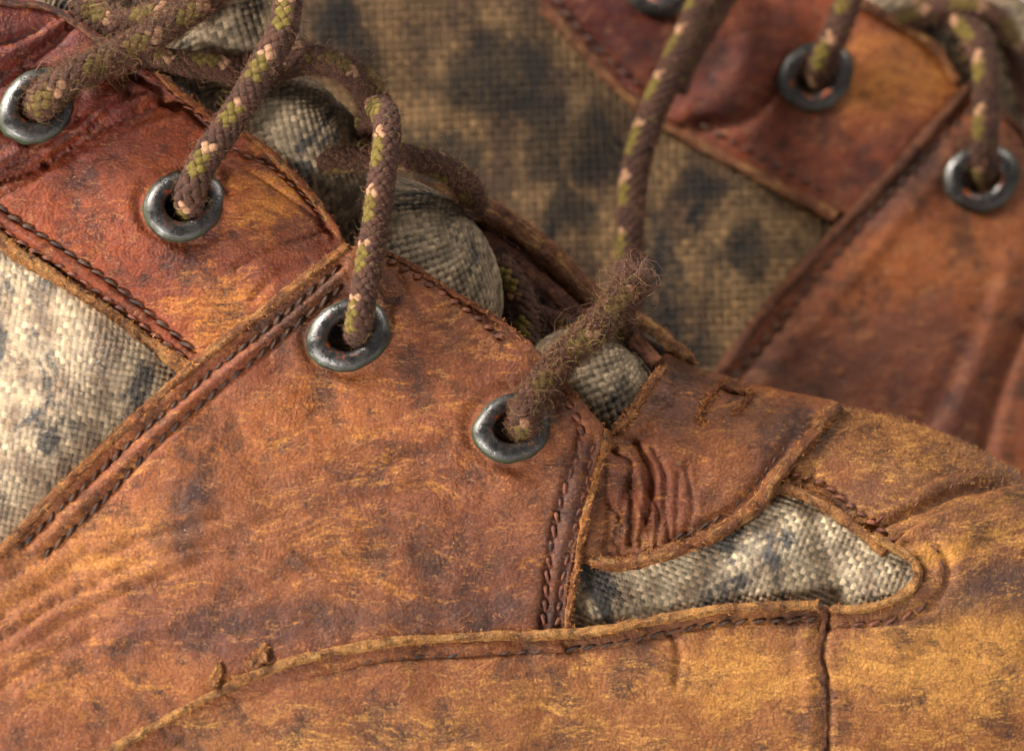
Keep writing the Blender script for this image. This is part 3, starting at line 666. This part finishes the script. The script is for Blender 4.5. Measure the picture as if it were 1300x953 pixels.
B = panel(NEAR, 'quarter_panel', [[(-190, 855), (-60, 745), (0, 700), (20, 680), (100, 598), (240, 470), (330, 398), (440, 312)], [(440, 312), (470, 316), (520, 338), (580, 378), (640, 412), (700, 468), (768, 546)], [(768, 546), (762, 580), (744, 640), (732, 700), (722, 760), (718, 815)],
                                  [(718, 830), (500, 840), (380, 870), (300, 900), (200, 970), (60, 1080), (-60, 1180)], [(-60, 1180), (-190, 1180)], [(-190, 1180), (-190, 855)]],
          M_LEA, boot, layer=10, pitch=4.2, disp=dB, holes=[hole(E3), hole(E4)], seed=5, label='big rust-brown side panel with two eyelets',
          color=colfield((146, 82, 42), [(110, 720, 170, 70, -.5, (196, 122, 62), .8, 1.1), (60, 810, 200, 60, -.4, (150, 84, 52), .7, .8), (430, 520, 170, 70, -.3, (176, 98, 42), .8, .9), (250, 636, 40, 24, 0, (44, 30, 30), 1.0, -1), (240, 676, 22, 30, 0, (70, 46, 38), .8, -.5), (300, 800, 130, 50, 0, (98, 58, 46), .85, .5),
                                        (560, 560, 120, 60, 0, (148, 78, 40), .6, .9), (620, 720, 130, 80, 0, (112, 62, 42), .85, .6), (560, 780, 200, 26, 0, (86, 56, 46), .8, .3), (640, 470, 60, 60, 0, (128, 66, 38), .7, .8), (520, 440, 60, 80, 0, (122, 60, 36), .6, .6),
                                        (735, 660, 36, 130, .12, (92, 62, 52), .9, .2), (380, 400, 70, 40, -.6, (104, 56, 38), .7, .3), (190, 560, 60, 130, .7, (160, 84, 44), .6, .7), (300, 470, 80, 40, -.6, (140, 72, 42), .8, .5), (590, 400, 80, 40, .7, (120, 66, 38), .7, 1.0),
                                        (450, 380, 60, 40, 0, (90, 54, 40), .6, .3), (410, 690, 120, 60, .7, (160, 94, 50), .6, 1.0), (480, 640, 160, 60, -.2, (132, 72, 42), .6, .9), (700, 500, 40, 70, .6, (100, 60, 44), .7, .4), (110, 870, 200, 40, 0, (180, 108, 54), .6, 1.0)], .6, seed=2))
stitches(NEAR, [(-60, 762), (28, 692), (120, 604), (250, 488), (340, 416), (432, 338)], B, 12, 19, ST, .25, 1.0)
stitches(NEAR, [(-30, 775), (62, 700), (140, 626), (215, 548), (330, 450), (436, 362)], B, 12, 21, ST, .25, 1.05)
stitches(NEAR, [(488, 330), (530, 355), (566, 381), (600, 404), (640, 436)], B, 13, 18, STR, .5, 1.35)
stitches(NEAR, [(690, 480), (718, 512), (738, 545), (732, 580), (716, 622), (700, 690), (688, 796)], B, 12, 19, STR, .3, 1.1)
stitches(NEAR, [(754, 560), (744, 610), (730, 668), (716, 730), (706, 800)], B, 10, 20, STR, -.3, 1.2)
band(NEAR, 'raw_edge', [(-190, 850), (-60, 745), (0, 700), (20, 680), (100, 598), (240, 470), (330, 398), (440, 314)], M_SUE, boot, 14, 13, 8, (190, 116, 58), 1.7, 8, fuzz=1.0)
band(NEAR, 'raw_edge', [(450, 316), (475, 318), (520, 340), (580, 380), (640, 416), (700, 472), (762, 545)], M_SUED, boot, 9, 8, 6, (160, 84, 42), 1.6, 9, fuzz=.8)
band(NEAR, 'raw_edge', [(768, 548), (764, 580), (746, 640), (735, 700), (726, 760), (720, 800)], M_SUE, boot, 10, 14, 6, (196, 122, 60), 2.2, 10, fuzz=1.5)

# throat panel
cC = creases([([(778, 570), (800, 590), (804, 640), (800, 690)], 11, 5), ([(808, 560), (826, 600), (822, 650), (812, 690)], 10, 5), ([(790, 575), (812, 620), (812, 660)], -7, 8), ([(845, 640), (850, 690)], 4, 3), ([(802, 610), (790, 640), (780, 690)], 6, 3.5), ([(824, 620), (836, 650), (832, 700)], 5, 3), ([(812, 640), (824, 670), (820, 700)], 5, 3), ([(776, 640), (790, 665), (786, 700)], 4, 3), ([(870, 590), (880, 640), (872, 676)], 3, 3), ([(830, 570), (846, 610), (838, 660)], 5, 4), ([(862, 600), (858, 680)], 3, 3),
              ([(1030, 530), (985, 588), (930, 648), (850, 688)], 5, 7), ([(780, 545), (800, 560), (830, 545)], 5, 5), ([(855, 480), (862, 500), (830, 540), (805, 556)], 3, 6),
              ([(900, 545), (960, 560), (1000, 545)], -5, 22), ([(768, 600), (775, 660), (770, 700)], 6, 6), ([(890, 470), (900, 500), (884, 530)], 3, 6)])
def dC(x, y, d): return cC(x, y, d) + 2 * noise2(x, y, 60, 12) + 2.5 * noise2(x, y, 26, 13)
C = panel(NEAR, 'throat_panel', [[(742, 560), (772, 548), (800, 522), (822, 490), (842, 462)], [(842, 462), (845, 430), (850, 330)], [(850, 330), (1066, 380)], [(1066, 380), (1068, 440), (1062, 520), (1010, 582), (965, 640), (905, 680), (850, 700), (790, 716), (735, 716)], [(735, 716), (742, 560)]],
          M_LEA, boot, layer=2, pitch=3.6, disp=dC, seed=7, label='creased brown throat panel below the lace opening',
          color=colfield((134, 80, 46), [(830, 620, 60, 80, 0, (128, 62, 38), .8, .5), (930, 560, 90, 60, 0, (160, 92, 48), .8, .9), (1000, 560, 40, 70, .7, (112, 72, 52), .7, .4), (860, 500, 50, 40, 0, (122, 68, 42), .7, .6), (900, 480, 80, 20, .2, (112, 74, 52), .7, .4)], .7))
stitches(NEAR, [(1036, 522), (1000, 562), (965, 606), (925, 648), (880, 674), (820, 694)], C, 4, 18, ST, .2, .85, .1)
stitches(NEAR, [(1020, 516), (985, 556), (950, 600), (912, 640)], C, 3, 18, STR, .2, .7, .3)
stitches(NEAR, [(856, 478), (862, 505), (836, 530), (800, 552)], C, 2, 17, ST, .2, .8, .2)
for q in ([(886, 538), (894, 518), (906, 500), (920, 486)], [(914, 492), (930, 500), (950, 502)], [(954, 498), (948, 512), (936, 526), (928, 534)], [(888, 536), (904, 540), (922, 534)]):
    band(NEAR, 'bar_tack', q, M_SUED, boot, 8, 7, 4, (150, 78, 48), 2.4, int(q[0][0]), fuzz=2.5, taper=(6, 8))
band(NEAR, 'rolled_edge', [(745, 712), (790, 716), (850, 700), (905, 680), (962, 640), (980, 612), (1010, 580), (1062, 518)], M_SUE, boot, 21, 20, 3, (170, 102, 54), 1.8, 12, fuzz=1.6, taper=(14, 10))
band(NEAR, 'raw_edge', [(775, 550), (800, 526), (822, 494), (843, 465)], M_SUE, boot, 14, 13, 3, (170, 104, 56), 2.2, 13, fuzz=1.5, taper=(10, 14))

# small canvas window
def bulgeD(x, y, d): return (1 - .8 * np.exp(-(d / 34) ** 2)) * 30 * np.exp(-(((x - 985) / 75) ** 2 + ((y - 700) / 50) ** 2)) + 10 * np.exp(-(((x - 1110) / 40) ** 2 + ((y - 735) / 30) ** 2)) - 5 * np.exp(-((x - 1046 - .3 * (y - 700)) / 14) ** 2) + 3 * noise2(x, y, 60, 4)
canvas_panel(NEAR, [[(712, 708), (790, 700), (900, 660), (960, 628), (1000, 606)], [(1000, 606), (1060, 630), (1110, 675), (1165, 715)], [(1165, 715), (1172, 750), (1120, 780), (1040, 782), (900, 788), (800, 812), (700, 818)], [(700, 818), (712, 708)]],
             M_CAND, boot, -16, 7.3, .38, wt=.55, amp=.44, pitch=1.9, bulge=bulgeD, label='grey camouflage canvas window between throat and toe leather')

# toe cap top
cF = creases([([(1100, 672), (1160, 650), (1220, 622), (1300, 606)], 8, 6), ([(1085, 655), (1150, 632), (1220, 602), (1290, 594)], -3, 8), ([(990, 602), (1040, 612), (1080, 646), (1120, 676)], 5, 7), ([(1090, 655), (1150, 628), (1200, 600), (1260, 592)], 3.5, 4)])
def dF(x, y, d): return cF(x, y, d) + 2 * noise2(x, y, 28, 33)
F_ = panel(NEAR, 'toe_top_panel', [[(1040, 330), (1550, 620)], [(1550, 620), (1550, 770), (1420, 700)], [(1420, 700), (1300, 632), (1220, 650), (1160, 680), (1128, 700)], [(1128, 700), (1090, 664), (1050, 630), (1000, 612), (975, 618)], [(968, 628), (1010, 575), (1048, 520), (1052, 460), (1040, 330)]],
           M_TOE, boot, layer=-2, pitch=4, disp=dF, seed=9, label='fuzzy tan leather on top of the toe',
           color=colfield((138, 86, 44), [(1080, 560, 60, 40, 0, (140, 84, 44), .6, .5), (1150, 560, 110, 26, .3, (158, 102, 50), .6, .7), (1060, 610, 60, 30, .3, (148, 84, 42), .8, .6), (1200, 610, 90, 30, -.3, (126, 76, 42), .8, .5), (1100, 640, 40, 30, 0, (112, 66, 40), .7, .5)], .8, seed=4))
stitches(NEAR, [(1002, 600), (1040, 608), (1075, 636), (1110, 664), (1138, 690)], F_, 2, 16, STR, .35, 1.1)
stitches(NEAR, [(1110, 660), (1160, 640), (1215, 612), (1262, 600), (1300, 598)], F_, 2, 17, STR, .3, .8, .2)
band(NEAR, 'raw_edge', [(976, 630), (984, 620), (1010, 622), (1050, 642), (1090, 672), (1124, 700)], M_SUE, boot, 17, 15, -3, (186, 122, 66), 1.8, 15, fuzz=1.0, taper=(12, 0))

# nap standing up along the ridge of the toe
_n = 2600; _x = np.concatenate([rng.uniform(1062, 1330, _n), rng.uniform(880, 1050, 500)]); _y = ridge(_x) + rng.uniform(0, 1, len(_x)) ** 1.7 * 55
_c, _nn = surf(_x, _y, -1); hairs(NEAR, 'nap', _c, _nn, np.tile([1., 0, 0], (len(_x), 1)), rng.uniform(2, 6.5, len(_x)), .42, [lin((206, 150, 84)), lin((150, 92, 46)), lin((120, 70, 40))], F_)

# lower vamp and toe
cE = creases([([(300, 884), (400, 850), (500, 836), (700, 826), (800, 815), (920, 790), (1040, 786)], 5, 6), ([(1130, 700), (1185, 690), (1205, 730), (1180, 770), (1120, 790), (1040, 800)], 5, 6),
              ([(1052, 776), (1046, 830), (1052, 900), (1046, 1150)], 5, 5), ([(1028, 790), (1022, 830), (1030, 900), (1026, 1150)], -3, 9), ([(850, 800), (862, 830), (858, 870)], 4, 5), ([(1140, 690), (1200, 668), (1300, 640)], 3, 8), ([(1180, 720), (1260, 690), (1330, 680)], 2, 9)])
def dE(x, y, d): return cE(x, y, d) + 3 * noise2(x, y, 45, 43)
E_ = panel(NEAR, 'toe_panel', [[(-180, 1180), (-60, 1080), (90, 985), (200, 918), (282, 874), (340, 850), (400, 832), (500, 815), (620, 808), (700, 806), (780, 797), (850, 784), (920, 772), (1040, 768)], [(1040, 768), (1090, 775), (1140, 762), (1165, 740), (1162, 715), (1130, 692)], [(1130, 692), (1160, 668), (1220, 640), (1300, 618), (1420, 640), (1550, 700)], [(1550, 700), (1550, 1180)], [(1550, 1180), (-180, 1180)]],
           M_TOE, boot, layer=9, pitch=4.4, disp=dE, seed=11, label='scuffed yellow-brown lower toe panel',
           color=colfield((160, 98, 48), [(480, 860, 260, 60, -.1, (146, 82, 44), .9, .6), (500, 838, 240, 12, -.1, (104, 62, 44), .8, .3), (960, 855, 120, 45, 0, (198, 132, 58), .85, 1.0), (780, 850, 90, 40, 0, (150, 90, 48), .6, .7), (760, 808, 150, 10, -.1, (112, 66, 44), .8, .3), (1040, 800, 60, 60, 0, (124, 72, 44), .8, .6), (1190, 740, 46, 80, .3, (112, 70, 48), .9, .5),
                                         (1270, 690, 120, 36, -.25, (140, 86, 50), .9, .9), (1285, 755, 80, 44, -.1, (88, 62, 54), .95, .4), (1200, 700, 60, 14, -.2, (220, 150, 62), .8, 1.2), (1220, 840, 150, 60, 0, (206, 142, 66), .95, 1.0), (820, 800, 80, 12, -.15, (120, 70, 44), .8, .4), (1130, 792, 70, 12, 0, (112, 66, 46), .8, .4), (1180, 770, 40, 20, -.6, (150, 92, 50), .6, .8),
                                         (650, 960, 400, 60, 0, (150, 90, 46), .7, .8)], .7, seed=6))
stitches(NEAR, [(330, 872), (400, 850), (500, 836), (620, 830), (700, 826), (780, 817), (850, 802), (920, 790), (1040, 786)], E_, 11, 22, ST, .25, 1.0)
stitches(NEAR, [(1060, 792), (1110, 792), (1160, 778), (1190, 750), (1198, 720), (1180, 690)], E_, 11, 21, STR, .25, 1.0, .15)
band(NEAR, 'raw_edge', [(-180, 1180), (-60, 1080), (90, 985), (200, 920), (286, 875), (340, 851), (400, 833), (500, 816), (620, 809), (700, 807), (780, 798), (850, 785), (920, 773), (1038, 769)], M_SUE, boot, 15, 17, 9, (226, 158, 84), 1.4, 17, fuzz=.8)
band(NEAR, 'raw_edge', [(1052, 774), (1095, 774), (1140, 760), (1164, 738), (1160, 714), (1130, 694), (1105, 682)], M_SUE, boot, 14, 16, 9, (224, 158, 86), 1.2, 18, fuzz=.6, taper=(10, 14))
band(NEAR, 'side_seam', [(1048, 778), (1040, 830), (1046, 900), (1040, 1150)], M_SUED, boot, 11, 8, 6, (140, 84, 46), 1.8, 19)
# torn nicks of leather by the lower seam
for (x, y, a, l, w_) in ((268, 872, -1.35, 36, 24), (318, 850, -1.1, 42, 24), (296, 866, -.5, 30, 20), (336, 842, -2.2, 24, 14)):
    band(NEAR, 'torn_flap', [(x, y), (x + l * .5 * math.cos(a) + 5, y + l * .5 * math.sin(a)), (x + l * math.cos(a), y + l * math.sin(a) + 4)], M_SUE, boot, w_, 14, 12, (196, 124, 58), 5, int(x), taper=(0, 34), fuzz=1)

for e, l in ((E1, 2), (E2, 2), (E3, 12), (E4, 12)): eyelet(NEAR, boot, e[0], e[1], e[2], e[3], e[4], l, tilt=(.10, -.16))

# tongue
tongue(NEAR, boot, [((130, -30, -170), (120, 80, 70), .5), ((290, 50, -150), (100, 85, 80), .78), ((352, 205, -128), (132, 106, 84), .78), ((510, 350, -152), (140, 108, 84), .78), ((752, 500, -140), (92, 70, 90), .7)], 8.6, .5, M_CANT, label='padded grey camouflage canvas tongue bulging between the laces')

# far facing of the lace opening
band(NEAR, 'rolled_edge', [(520, 242, -205), (560, 252, -205), (610, 266, -208), (650, 288, -210), (700, 328, -212), (745, 374, -215), (785, 402, -240), (815, 420, -235)], M_SUE, boot, 34, 36, 0, (150, 92, 56), 2.0, 21, free=True, fuzz=1.0, label='far rolled edge of the lace opening')
band(NEAR, 'rolled_edge', [(800, 402, -215), (830, 418, -212), (856, 440, -205), (882, 462, -200)], M_SUE, boot, 16, 20, 0, (170, 116, 66), 2.0, 24, free=True, fuzz=1.4, taper=(12, 12))
band(NEAR, 'inner_edge', [(560, 276, -208), (610, 300, -206), (655, 330, -204), (700, 370, -202), (740, 408, -198), (775, 440, -200)], M_SUED, boot, 26, 22, 0, (112, 66, 46), 2.0, 22, free=True)
band(NEAR, 'inner_edge', [(790, 420, -150), (815, 440, -130), (836, 462, -110)], M_SUED, boot, 18, 14, 0, (130, 74, 44), 2.0, 23, free=True, taper=(10, 0))
def sheet(fr, name, rows, mat, parent, col, label=None, seed=0):
    R = [smooth(r, 8) for r in rows]; n = max(len(r) for r in R)
    R = [np.stack([np.interp(np.linspace(0, 1, n), np.linspace(0, 1, len(r)), r[:, k]) for k in range(3)], 1) for r in R]
    G = smooth(np.stack(R).reshape(len(R), -1), 1e9) if False else np.stack(R)
    t = np.linspace(0, len(R) - 1, (len(R) - 1) * 8 + 1); i0 = np.minimum(t.astype(int), len(R) - 2); f = t - i0
    G = G[i0] * (1 - f)[:, None, None] + G[i0 + 1] * f[:, None, None]
    m = len(G); V = G.reshape(-1, 3); V = V + np.array([0, 0, 1]) * (5 * noise2(V[:, 0], V[:, 1], 40, seed))[:, None]
    i, k = np.meshgrid(np.arange(m - 1), np.arange(n - 1), indexing='ij')
    F = np.stack([i * n + k, (i + 1) * n + k, (i + 1) * n + k + 1, i * n + k + 1], -1).reshape(-1, 4)
    c = np.tile(np.r_[lin(col), .3], (len(V), 1))
    return mesh_np(name, fr.world(V), F, mat, parent, c, V[:, :2], label=label)
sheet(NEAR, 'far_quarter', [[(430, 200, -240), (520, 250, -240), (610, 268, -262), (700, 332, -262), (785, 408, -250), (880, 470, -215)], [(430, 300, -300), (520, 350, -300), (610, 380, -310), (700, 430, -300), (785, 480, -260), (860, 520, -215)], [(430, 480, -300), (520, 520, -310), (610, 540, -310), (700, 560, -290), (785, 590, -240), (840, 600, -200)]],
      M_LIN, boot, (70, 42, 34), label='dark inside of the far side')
sheet(NEAR, 'far_quarter', [[(60, -60, -260), (190, 50, -260), (300, 120, -260), (430, 200, -250), (610, 262, -268), (700, 330, -268), (785, 406, -255), (880, 462, -225)], [(60, 100, -420), (190, 180, -420), (300, 260, -420), (430, 330, -420), (610, 420, -430), (700, 480, -430), (785, 540, -420), (880, 600, -400)], [(60, 700, -560), (190, 750, -560), (300, 800, -560), (430, 900, -560), (610, 1000, -560), (700, 1050, -560), (785, 1080, -560), (880, 1100, -560)]],
      M_LEA, boot, (130, 74, 44), label='far side of the boot', seed=3)
# thick rubber sole, below what the photograph shows
def sole(fr, parent, x0, x1, y0, y1, wf, wb):
    m = NT('black_rubber'); n = m.n('ShaderNodeTexNoise', inp={'Scale': 300.0}); m.l(m.mix(n.outputs['Fac'], (.02, .018, .016), (.06, .05, .045)), m.b.inputs['Base Color']); m.b.inputs['Roughness'].default_value = .7
    xs = np.linspace(x0, x1, 60); V = []
    for x in xs:
        t = (x - x0) / (x1 - x0); k = 1 - .55 * max(0, (t - .75) / .25) ** 2
        for (y, ww) in ((y0, wf * k), (y1, wf * k + 6), (y1, wb), (y0, wb)): V.append((x, y, ww))
    n_ = len(xs); F = [(i * 4 + k, (i + 1) * 4 + k, (i + 1) * 4 + (k + 1) % 4, i * 4 + (k + 1) % 4) for i in range(n_ - 1) for k in range(4)] + [(0, 1, 2, 3), tuple((n_ - 1) * 4 + k for k in (3, 2, 1, 0))]
    mesh_np('sole', fr.world(np.array(V, float)), F, m.m, parent, smooth_sh=False)
sole(NEAR, boot, -190, 1560, 1170, 1330, 130, -560)

# ------------------------------------------------------------------ the near boot's lace
def SW(x, y, h): return float(surf(x, y, h)[0][0, 2])
lc = thing('bootlace', 'frayed brown braided bootlace with olive and cream flecks threaded through the front boot', 'bootlace', (0, 0.02, 0.09), 'frayed bootlaces')
lace(NEAR, [(52, 150, SW(48, 134, 0) - 30), (50, 138, SW(48, 134, 0) - 8), (58, 122, SW(60, 120, 26)), (90, 98, SW(90, 98, 36)), (140, 74, SW(140, 74, 30)), (190, 46, -10), (245, 12, -30), (300, -40, -60)], lc, 19, 11, 1, .4, 0, hair_len=(5, 20), dull=.25)
lace(NEAR, [(242, 276, SW(234, 260, 0) - 34), (240, 262, SW(234, 260, 0) - 6), (244, 238, SW(240, 230, 26)), (262, 200, SW(262, 190, 34)), (296, 150, 0), (330, 92, -4), (358, 40, -16), (366, -10, -40), (360, -60, -80)], lc, 18.5, 4.5, 2, 1.9, 1.4, hair_len=(4, 14))
lace(NEAR, [(452, 440, SW(444, 425, 8) - 36), (453, 426, SW(444, 425, 8) - 8), (457, 402, SW(457, 400, 34)), (464, 360, SW(464, 360, 40)), (476, 290, 5), (486, 220, 5), (492, 170, -8), (488, 146, -34), (476, 140, -75), (462, 170, -110)], lc, 17.0, 4.5, 3, .9, hair_len=(4, 13))
lace(NEAR, [(664, 560, SW(651, 543, 8) - 38), (663, 548, SW(651, 543, 8) - 10), (668, 524, SW(668, 520, 30)), (684, 492, SW(684, 490, 32)), (712, 458, -5), (748, 424, -10), (780, 392, -22), (800, 362, -40)], lc, 18.5, 13, 4, .2, 0, hair_len=(5, 22), dull=.2, endtuft=260)
lace(NEAR, [(800, 366, -60), (790, 400, -120), (800, 440, -170)], lc, 15, 3, 5, 0, dull=.5)
# cross pieces over the tongue
lace(NEAR, [(150, 52, -70), (200, 76, -62), (262, 84, -60), (330, 92, -62), (385, 78, -62), (430, 84, -72), (464, 104, -90), (484, 140, -120)], lc, 16.5, 6, 6, 1.0, hair_len=(5, 18), dull=.15)
lace(NEAR, [(320, 222, -110), (372, 222, -78), (420, 205, -62), (470, 198, -60), (520, 200, -66), (560, 212, -84), (590, 232, -115), (604, 262, -170)], lc, 16, 6, 7, 2.0, hair_len=(5, 18), dull=.15)
lace(NEAR, [(372, 64, -70), (412, 76, -58), (446, 98, -66), (466, 128, -90), (470, 170, -120)], lc, 14, 6, 8, 1.3, hair_len=(5, 18), dull=.4)
lace(NEAR, [(632, 332, -170), (652, 360, -165), (666, 396, -160), (668, 440, -150)], lc, 17, 2, 9, .5)
lace(NEAR, [(660, 392, -190), (690, 404, -180), (724, 418, -170), (750, 450, -160)], lc, 13, 2, 10, .5, dull=.4)
lace(NEAR, [(100, 8, -100), (150, 30, -60), (200, 20, -40), (250, 0, -50), (280, -30, -80)], lc, 18, 6, 11, 1.3, hair_len=(6, 22), dull=.3)

# ------------------------------------------------------------------ the far boot
bt2 = thing('leather_boot', 'blurred matching leather and canvas boot standing behind, shade-darkened brown canvas in the middle', 'boot', (0.09, 0.11, 0.0), 'pair of old leather boots')
I = lambda pts: [tuple(p) for p in FAR.inv(np.array(pts, float))]
def bulgeB(x, y, d): return 8 * noise2(x, y, 140, 4)
canvas_panel(FAR, [I([(330, -160), (640, -160)]), I([(640, -160), (700, 20), (800, 118), (870, 165), (960, 215), (1075, 275)]), I([(1085, 285), (1000, 400), (900, 500), (820, 620), (600, 720)]), I([(600, 720), (330, 700)]), I([(330, 700), (330, -160)])],
             M_CANB, bt2, -14, 10.5, .05, blots=[(*I([(x, y)])[0], rx, ry, .78) for x, y, rx, ry in ((640, 100, 75, 45), (690, 170, 36, 60), (765, 190, 38, 60), (540, 200, 30, 40), (425, 50, 40, 60), (590, 190, 26, 36), (890, 240, 45, 26), (830, 400, 26, 60), (960, 330, 30, 40), (860, 460, 60, 26), (720, 260, 26, 50))], amp=.5, pitch=2.9, bulge=bulgeB, label='shade-darkened brown camouflage canvas of the far boot')
dA2c = creases([(I([(740, 60), (850, 170), (1000, 240)]), 3, 8), (I([(860, 150), (920, 120), (980, 40), (1000, -20)]), -9, 22), (I([(880, 160), (950, 150), (1010, 80)]), 10, 9), (I([(690, -20), (780, 80), (860, 140)]), 5, 8)])
def dA2(x, y, d): return dA2c(x, y, d) 
e2, e3, e1 = I([(1035, 97), (1247, 226), (842, -22)])
m2 = lambda e: (e[0], e[1], 50, 42, -.45)
A2 = panel(FAR, 'eyelet_panel', [I([(640, -160), (690, 8), (800, 122), (870, 168), (960, 218), (1062, 274)]), I([(1085, 280), (1150, 200), (1226, 116)]), I([(1226, 116), (1195, 70), (1140, 28), (1060, -20), (960, -160)]), I([(960, -160), (640, -160)])],
           M_RED, bt2, layer=0, pitch=6, disp=dA2, holes=[(e2[0], e2[1], 28, 23, -.45)], seed=23, label='blurred red-brown upper panel of the far boot',
           color=lambda x, y, d: colfield((150, 72, 38), [(*I([(760, 30)])[0], 150, 130, 0, (92, 36, 30), 1, 0), (*I([(930, 100)])[0], 110, 80, 0, (112, 48, 32), .9, .1), (*I([(1130, 100)])[0], 100, 80, 0, (196, 116, 52), .95, 1.2), (*I([(1150, 180)])[0], 60, 50, 0, (106, 54, 40), .8, .3), (*I([(940, 190)])[0], 60, 24, .5, (140, 64, 34), .8, .4), (*I([(1060, 240)])[0], 60, 30, .6, (120, 62, 42), .7, .4)], .4)(x, y, d))
stitches(FAR, I([(680, -40), (730, 30), (800, 98), (870, 146), (960, 196), (1050, 244)]), A2, 5, 21, ST, .2, 1.2)
band(FAR, 'raw_edge', I([(690, 8), (800, 126), (870, 172), (960, 222), (1062, 276)]), M_SUE, bt2, 19, 16, -2, (166, 96, 54), 2, 31)
band(FAR, 'raw_edge', I([(1060, -10), (1130, 26), (1185, 62), (1216, 106)]), M_SUE, bt2, 16, 14, 4, (178, 104, 58), 1.5, 32)
dB2c = creases([(I([(930, 490), (1080, 300), (1230, 130)]), 6, 9), (I([(960, 500), (1110, 320), (1250, 150)]), -4, 9), (I([(1285, 330), (1250, 430), (1200, 560)]), -6, 16), (I([(1262, 350), (1225, 450), (1170, 540)]), 4, 14), (I([(1300, 420), (1262, 520), (1240, 640)]), 10, 12)])
def dB2(x, y, d): return dB2c(x, y, d) 
B2 = panel(FAR, 'quarter_panel', [I([(760, 720), (835, 590), (905, 485), (980, 385), (1070, 286), (1150, 200), (1228, 112)]), I([(1228, 112), (1300, 175), (1330, 230), (1340, 330), (1350, 430), (1340, 500), (1326, 600), (1290, 760)]), I([(1240, 760), (760, 720)])],
           M_LEA, bt2, layer=10, pitch=6, disp=dB2, holes=[(e3[0], e3[1], 28, 23, -.45)], seed=24, label='blurred brown side panel of the far boot',
           color=lambda x, y, d: colfield((150, 80, 42), [(*I([(1150, 330)])[0], 120, 70, 0, (186, 104, 50), .8, .8), (*I([(1250, 310)])[0], 60, 60, 0, (172, 100, 52), .8, .7), (*I([(1230, 230)])[0], 90, 50, 0, (90, 56, 42), .7, .2), (*I([(1040, 480)])[0], 120, 80, 0, (92, 52, 38), .8, .3), (*I([(1200, 500)])[0], 90, 100, 0, (98, 48, 34), .85, .2), (*I([(1150, 420)])[0], 70, 40, 0, (120, 66, 42), .7, .6), (*I([(1130, 250)])[0], 100, 26, -.8, (100, 56, 42), .8, .2)], .4)(x, y, d))
stitches(FAR, I([(915, 500), (1090, 290), (1236, 136)]), B2, 12, 21, ST, .2, 1.2)
stitches(FAR, I([(945, 500), (1115, 300), (1240, 170)]), B2, 12, 21, ST, .2, 1.1)
band(FAR, 'raw_edge', I([(760, 715), (835, 590), (905, 485), (980, 385), (1070, 286), (1150, 200), (1228, 114)]), M_SUED, bt2, 17, 15, 9, (140, 82, 54), 1.5, 33)
band(FAR, 'raw_edge', I([(1236, 116), (1300, 172), (1330, 230), (1312, 330)]), M_SUED, bt2, 14, 14, 9, (120, 80, 60), 1.5, 34)
eyelet(FAR, bt2, e2[0], e2[1], 51, 43, -.45, 2); eyelet(FAR, bt2, e3[0], e3[1], 49, 43, -.3, 12); eyelet(FAR, bt2, e1[0], e1[1], 50, 42, -.5, 2)
def IP(x, y, ww): p = I([(x, y)])[0]; return (p[0], p[1], ww)
tongue(FAR, bt2, [(IP(1140, 10, -140), (110, 85, 80), .7), (IP(1250, 80, -150), (110, 92, 80), .75)], 9.5, .4, M_CANT, label='blurred canvas tongue of the far boot')
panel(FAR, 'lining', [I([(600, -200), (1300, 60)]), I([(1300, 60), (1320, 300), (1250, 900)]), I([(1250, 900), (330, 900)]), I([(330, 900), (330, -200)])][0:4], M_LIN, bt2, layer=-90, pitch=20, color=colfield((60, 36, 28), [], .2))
sole(FAR, bt2, I([(330, 1040)])[0][0], I([(1300, 1040)])[0][0] + 60, 880, 960, 90, -600)

lc2 = thing('bootlace', 'blurred brown braided bootlace with cream flecks hanging across the boot behind', 'bootlace', (0.09, 0.11, 0.09), 'frayed bootlaces')
def FL(pts, *a, **k): lace(FAR, [IP(*p) for p in pts], lc2, *a, **k)
FL([(796, 560, 150), (798, 400, 170), (800, 300, 160), (806, 220, 140), (826, 150, 120), (852, 90, 90), (880, 30, 60), (910, -50, 30)], 18, 3, 21, .4, hair_len=(5, 18))
FL([(1040, 108, -40), (1040, 94, -10), (1050, 66, 30), (1070, 20, 30), (1090, -50, 0)], 17.5, 3, 22, .4)
FL([(1252, 240, -40), (1252, 226, -8), (1250, 190, 34), (1252, 130, 30), (1250, 80, 10), (1232, 40, -20), (1195, 14, -50), (1150, 0, -90)], 17.5, 3, 23, .4)
FL([(1140, 30, -40), (1200, 10, -30), (1260, 20, -40), (1290, 70, -60), (1310, 140, -90)], 14, 3, 24, .4, dull=.3)
FL([(858, 112, 72), (872, 76, 60), (905, 20, 40), (935, -30, 20)], 15, 4, 25, .8, dull=.5)
